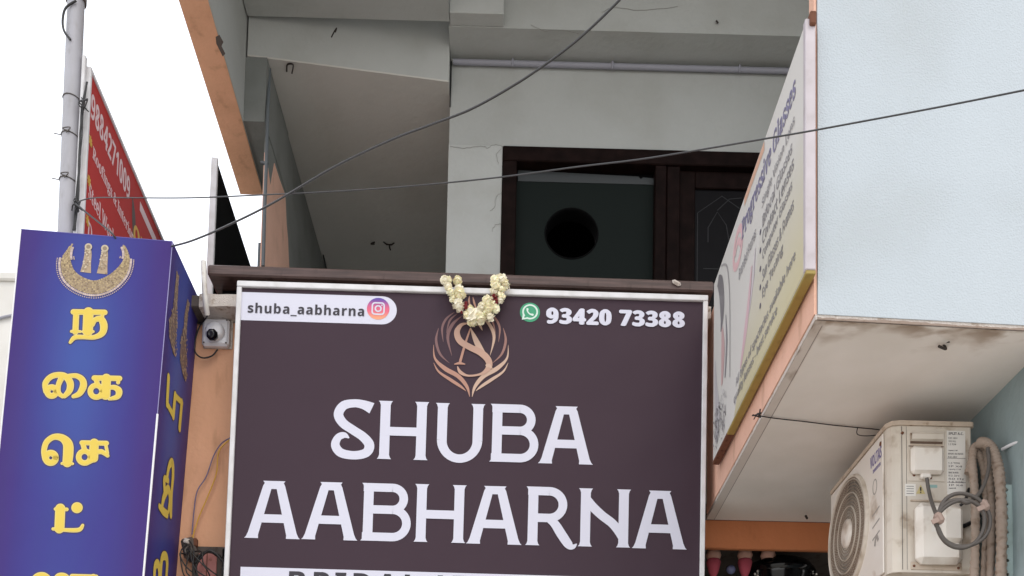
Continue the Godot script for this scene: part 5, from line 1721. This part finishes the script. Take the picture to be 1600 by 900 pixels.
func cables() -> void:
	var st := mb()
	var pts := []
	for e in [[268, 385, 4.74], [300, 376, 4.6], [350, 355, 4.45], [425, 318, 4.3], [520, 262, 4.1], [610, 219, 3.95], [670, 196, 3.85], [735, 171, 3.75], [800, 135, 3.65], [850, 102, 3.58], [905, 60, 3.5], [968, 0, 3.4], [1030, -70, 3.3]]:
		pts.append(at(e[0], e[1], e[2]))
	tube(st, curve(pts, 8), 0.0044, 10)
	tag(obj("overhead_cable", st, M.cable_silver), "thick overhead cable rising from the blue box sign to the top of the picture", "cable", "overhead cables")
	st = mb()
	pts = []
	for e in [[121, 318, 4.93], [128, 313, 4.9], [150, 309, 4.85], [200, 309, 4.7], [300, 309, 4.5], [420, 304, 4.3], [540, 298, 4.1], [650, 290, 3.95], [780, 277, 3.8], [900, 261, 3.65], [1000, 249, 3.5], [1100, 233, 3.35], [1200, 216, 3.24], [1270, 204, 3.16], [1400, 180, 3.05], [1500, 161, 2.95], [1610, 139, 2.85]]:
		pts.append(at(e[0], e[1], e[2]))
	tube(st, curve(pts, 8), 0.0029, 10)
	tag(obj("overhead_cable", st, M.cable_silver), "thin overhead cable stretched from the grey pole across to the right edge", "cable", "overhead cables")
	st = mb()
	tube(st, curve([at(118, 318, 4.93), at(135, 332, 4.88), at(160, 352, 4.8), at(176, 366, 4.74), at(185, 380, 4.76)]), 0.0045, 8)
	tag(obj("pole_stay_wire", st, M.cable), "short dark wire from the grey pole down to the blue box sign's top", "wire")

func shop_interior() -> void:
	var b := thing("shop_interior", "dark shop interior seen below the orange lintel", "shop", Vector3(1.45, 0, -6.4))
	var o := Vector3(-1.45, 0, 6.4)
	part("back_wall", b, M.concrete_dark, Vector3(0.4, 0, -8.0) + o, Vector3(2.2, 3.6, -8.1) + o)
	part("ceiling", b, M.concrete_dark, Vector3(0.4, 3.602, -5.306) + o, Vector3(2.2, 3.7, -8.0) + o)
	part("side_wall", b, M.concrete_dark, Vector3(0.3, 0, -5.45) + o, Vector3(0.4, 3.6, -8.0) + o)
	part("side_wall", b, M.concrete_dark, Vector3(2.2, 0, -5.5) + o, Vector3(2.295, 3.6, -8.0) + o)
	# things just under the lintel
	var c := at(1221, 893, 5.6)
	var k := thing("black_display_bust", "glossy black rounded display stand with silver bead strings under the orange lintel", "display stand", Vector3(c.x, 2.9, -5.62))
	var st := mb()
	var h := c.y - 2.9
	lathe(st, Transform3D(Basis(Vector3(1, 0, 0), Vector3(0, 0, -1), Vector3(0, 1, 0)), Vector3.ZERO), [Vector2(0.10, 0), Vector2(0.12, h - 0.16), Vector2(0.175, h - 0.06), Vector2(0.185, h + 0.005), Vector2(0.165, h + 0.04), Vector2(0.11, h + 0.066), Vector2(0.0, h + 0.075)], 40)
	obj("body", st, M.black_gloss, k)
	st = mb()
	lathe(st, Transform3D(Basis(Vector3(1, 0, 0), Vector3(0, 0, -1), Vector3(0, 1, 0)), Vector3.ZERO), [Vector2(0.178, h - 0.03), Vector2(0.194, h - 0.012), Vector2(0.19, h + 0.008), Vector2(0.176, h + 0.012)], 40)
	obj("rim", st, M.black_gloss, k)
	for s in [-1.0, 1.0]:
		st = mb()
		for i in 16:
			var q := Vector3(s * (0.165 + rng.randf_range(-0.018, 0.018)) - 0.012 * (i / 16.0) * s, h - 0.02 - i * 0.008, 0.09 + rng.randf_range(-0.01, 0.02))
			lathe(st, Transform3D(Basis(), q), [Vector2(0, 0.009), Vector2(0.0064, 0.0064), Vector2(0.009, 0), Vector2(0.0064, -0.0064), Vector2(0, -0.009)], 8)
		obj("bead_string", st, M.silver, k)
	var xs := [1115, 1164, 1200]
	var says := ["leftmost pink cloth pouch with pale top hanging under the orange lintel", "middle pink cloth pouch with pale top hanging under the orange lintel", "rightmost pale pouch hanging under the orange lintel beside the black stand"]
	for i in 3:
		var q := at(xs[i], 868, 5.5)
		var p := thing("hanging_pouch", says[i], "pouch", q, Basis(), "pouches hanging in the shop")
		st = mb()
		lathe(st, Transform3D(Basis(Vector3(1, 0, 0), Vector3(0, 0, -1), Vector3(0, 1, 0)), Vector3.ZERO), [Vector2(0.0, 0.03), Vector2(0.034, 0.026), Vector2(0.042, 0.0), Vector2(0.034, -0.022)], 18)
		obj("pouch_top", st, M.skin_cloth, p)
		if i < 2:
			st = mb()
			lathe(st, Transform3D(Basis(Vector3(1, 0, 0), Vector3(0, 0, -1), Vector3(0, 1, 0)), Vector3.ZERO), [Vector2(0.034, -0.023), Vector2(0.04, -0.04), Vector2(0.028, -0.09), Vector2(0.01, -0.13), Vector2(0, -0.135)], 18)
			obj("pouch_body", st, M.pink_cloth, p)
	var q := at(1142, 890, 5.5)
	st = mb()
	lathe(st, Transform3D(Basis(), Vector3.ZERO), [Vector2(0.0, 0.026), Vector2(0.018, 0.02), Vector2(0.026, 0.0), Vector2(0.018, -0.02), Vector2(0, -0.026)], 16)
	var bl := obj("blue_ball", st, M.bluish)
	bl.position = q
	tag(bl, "small grey-blue ball ornament hanging below the pink pouches", "ornament")
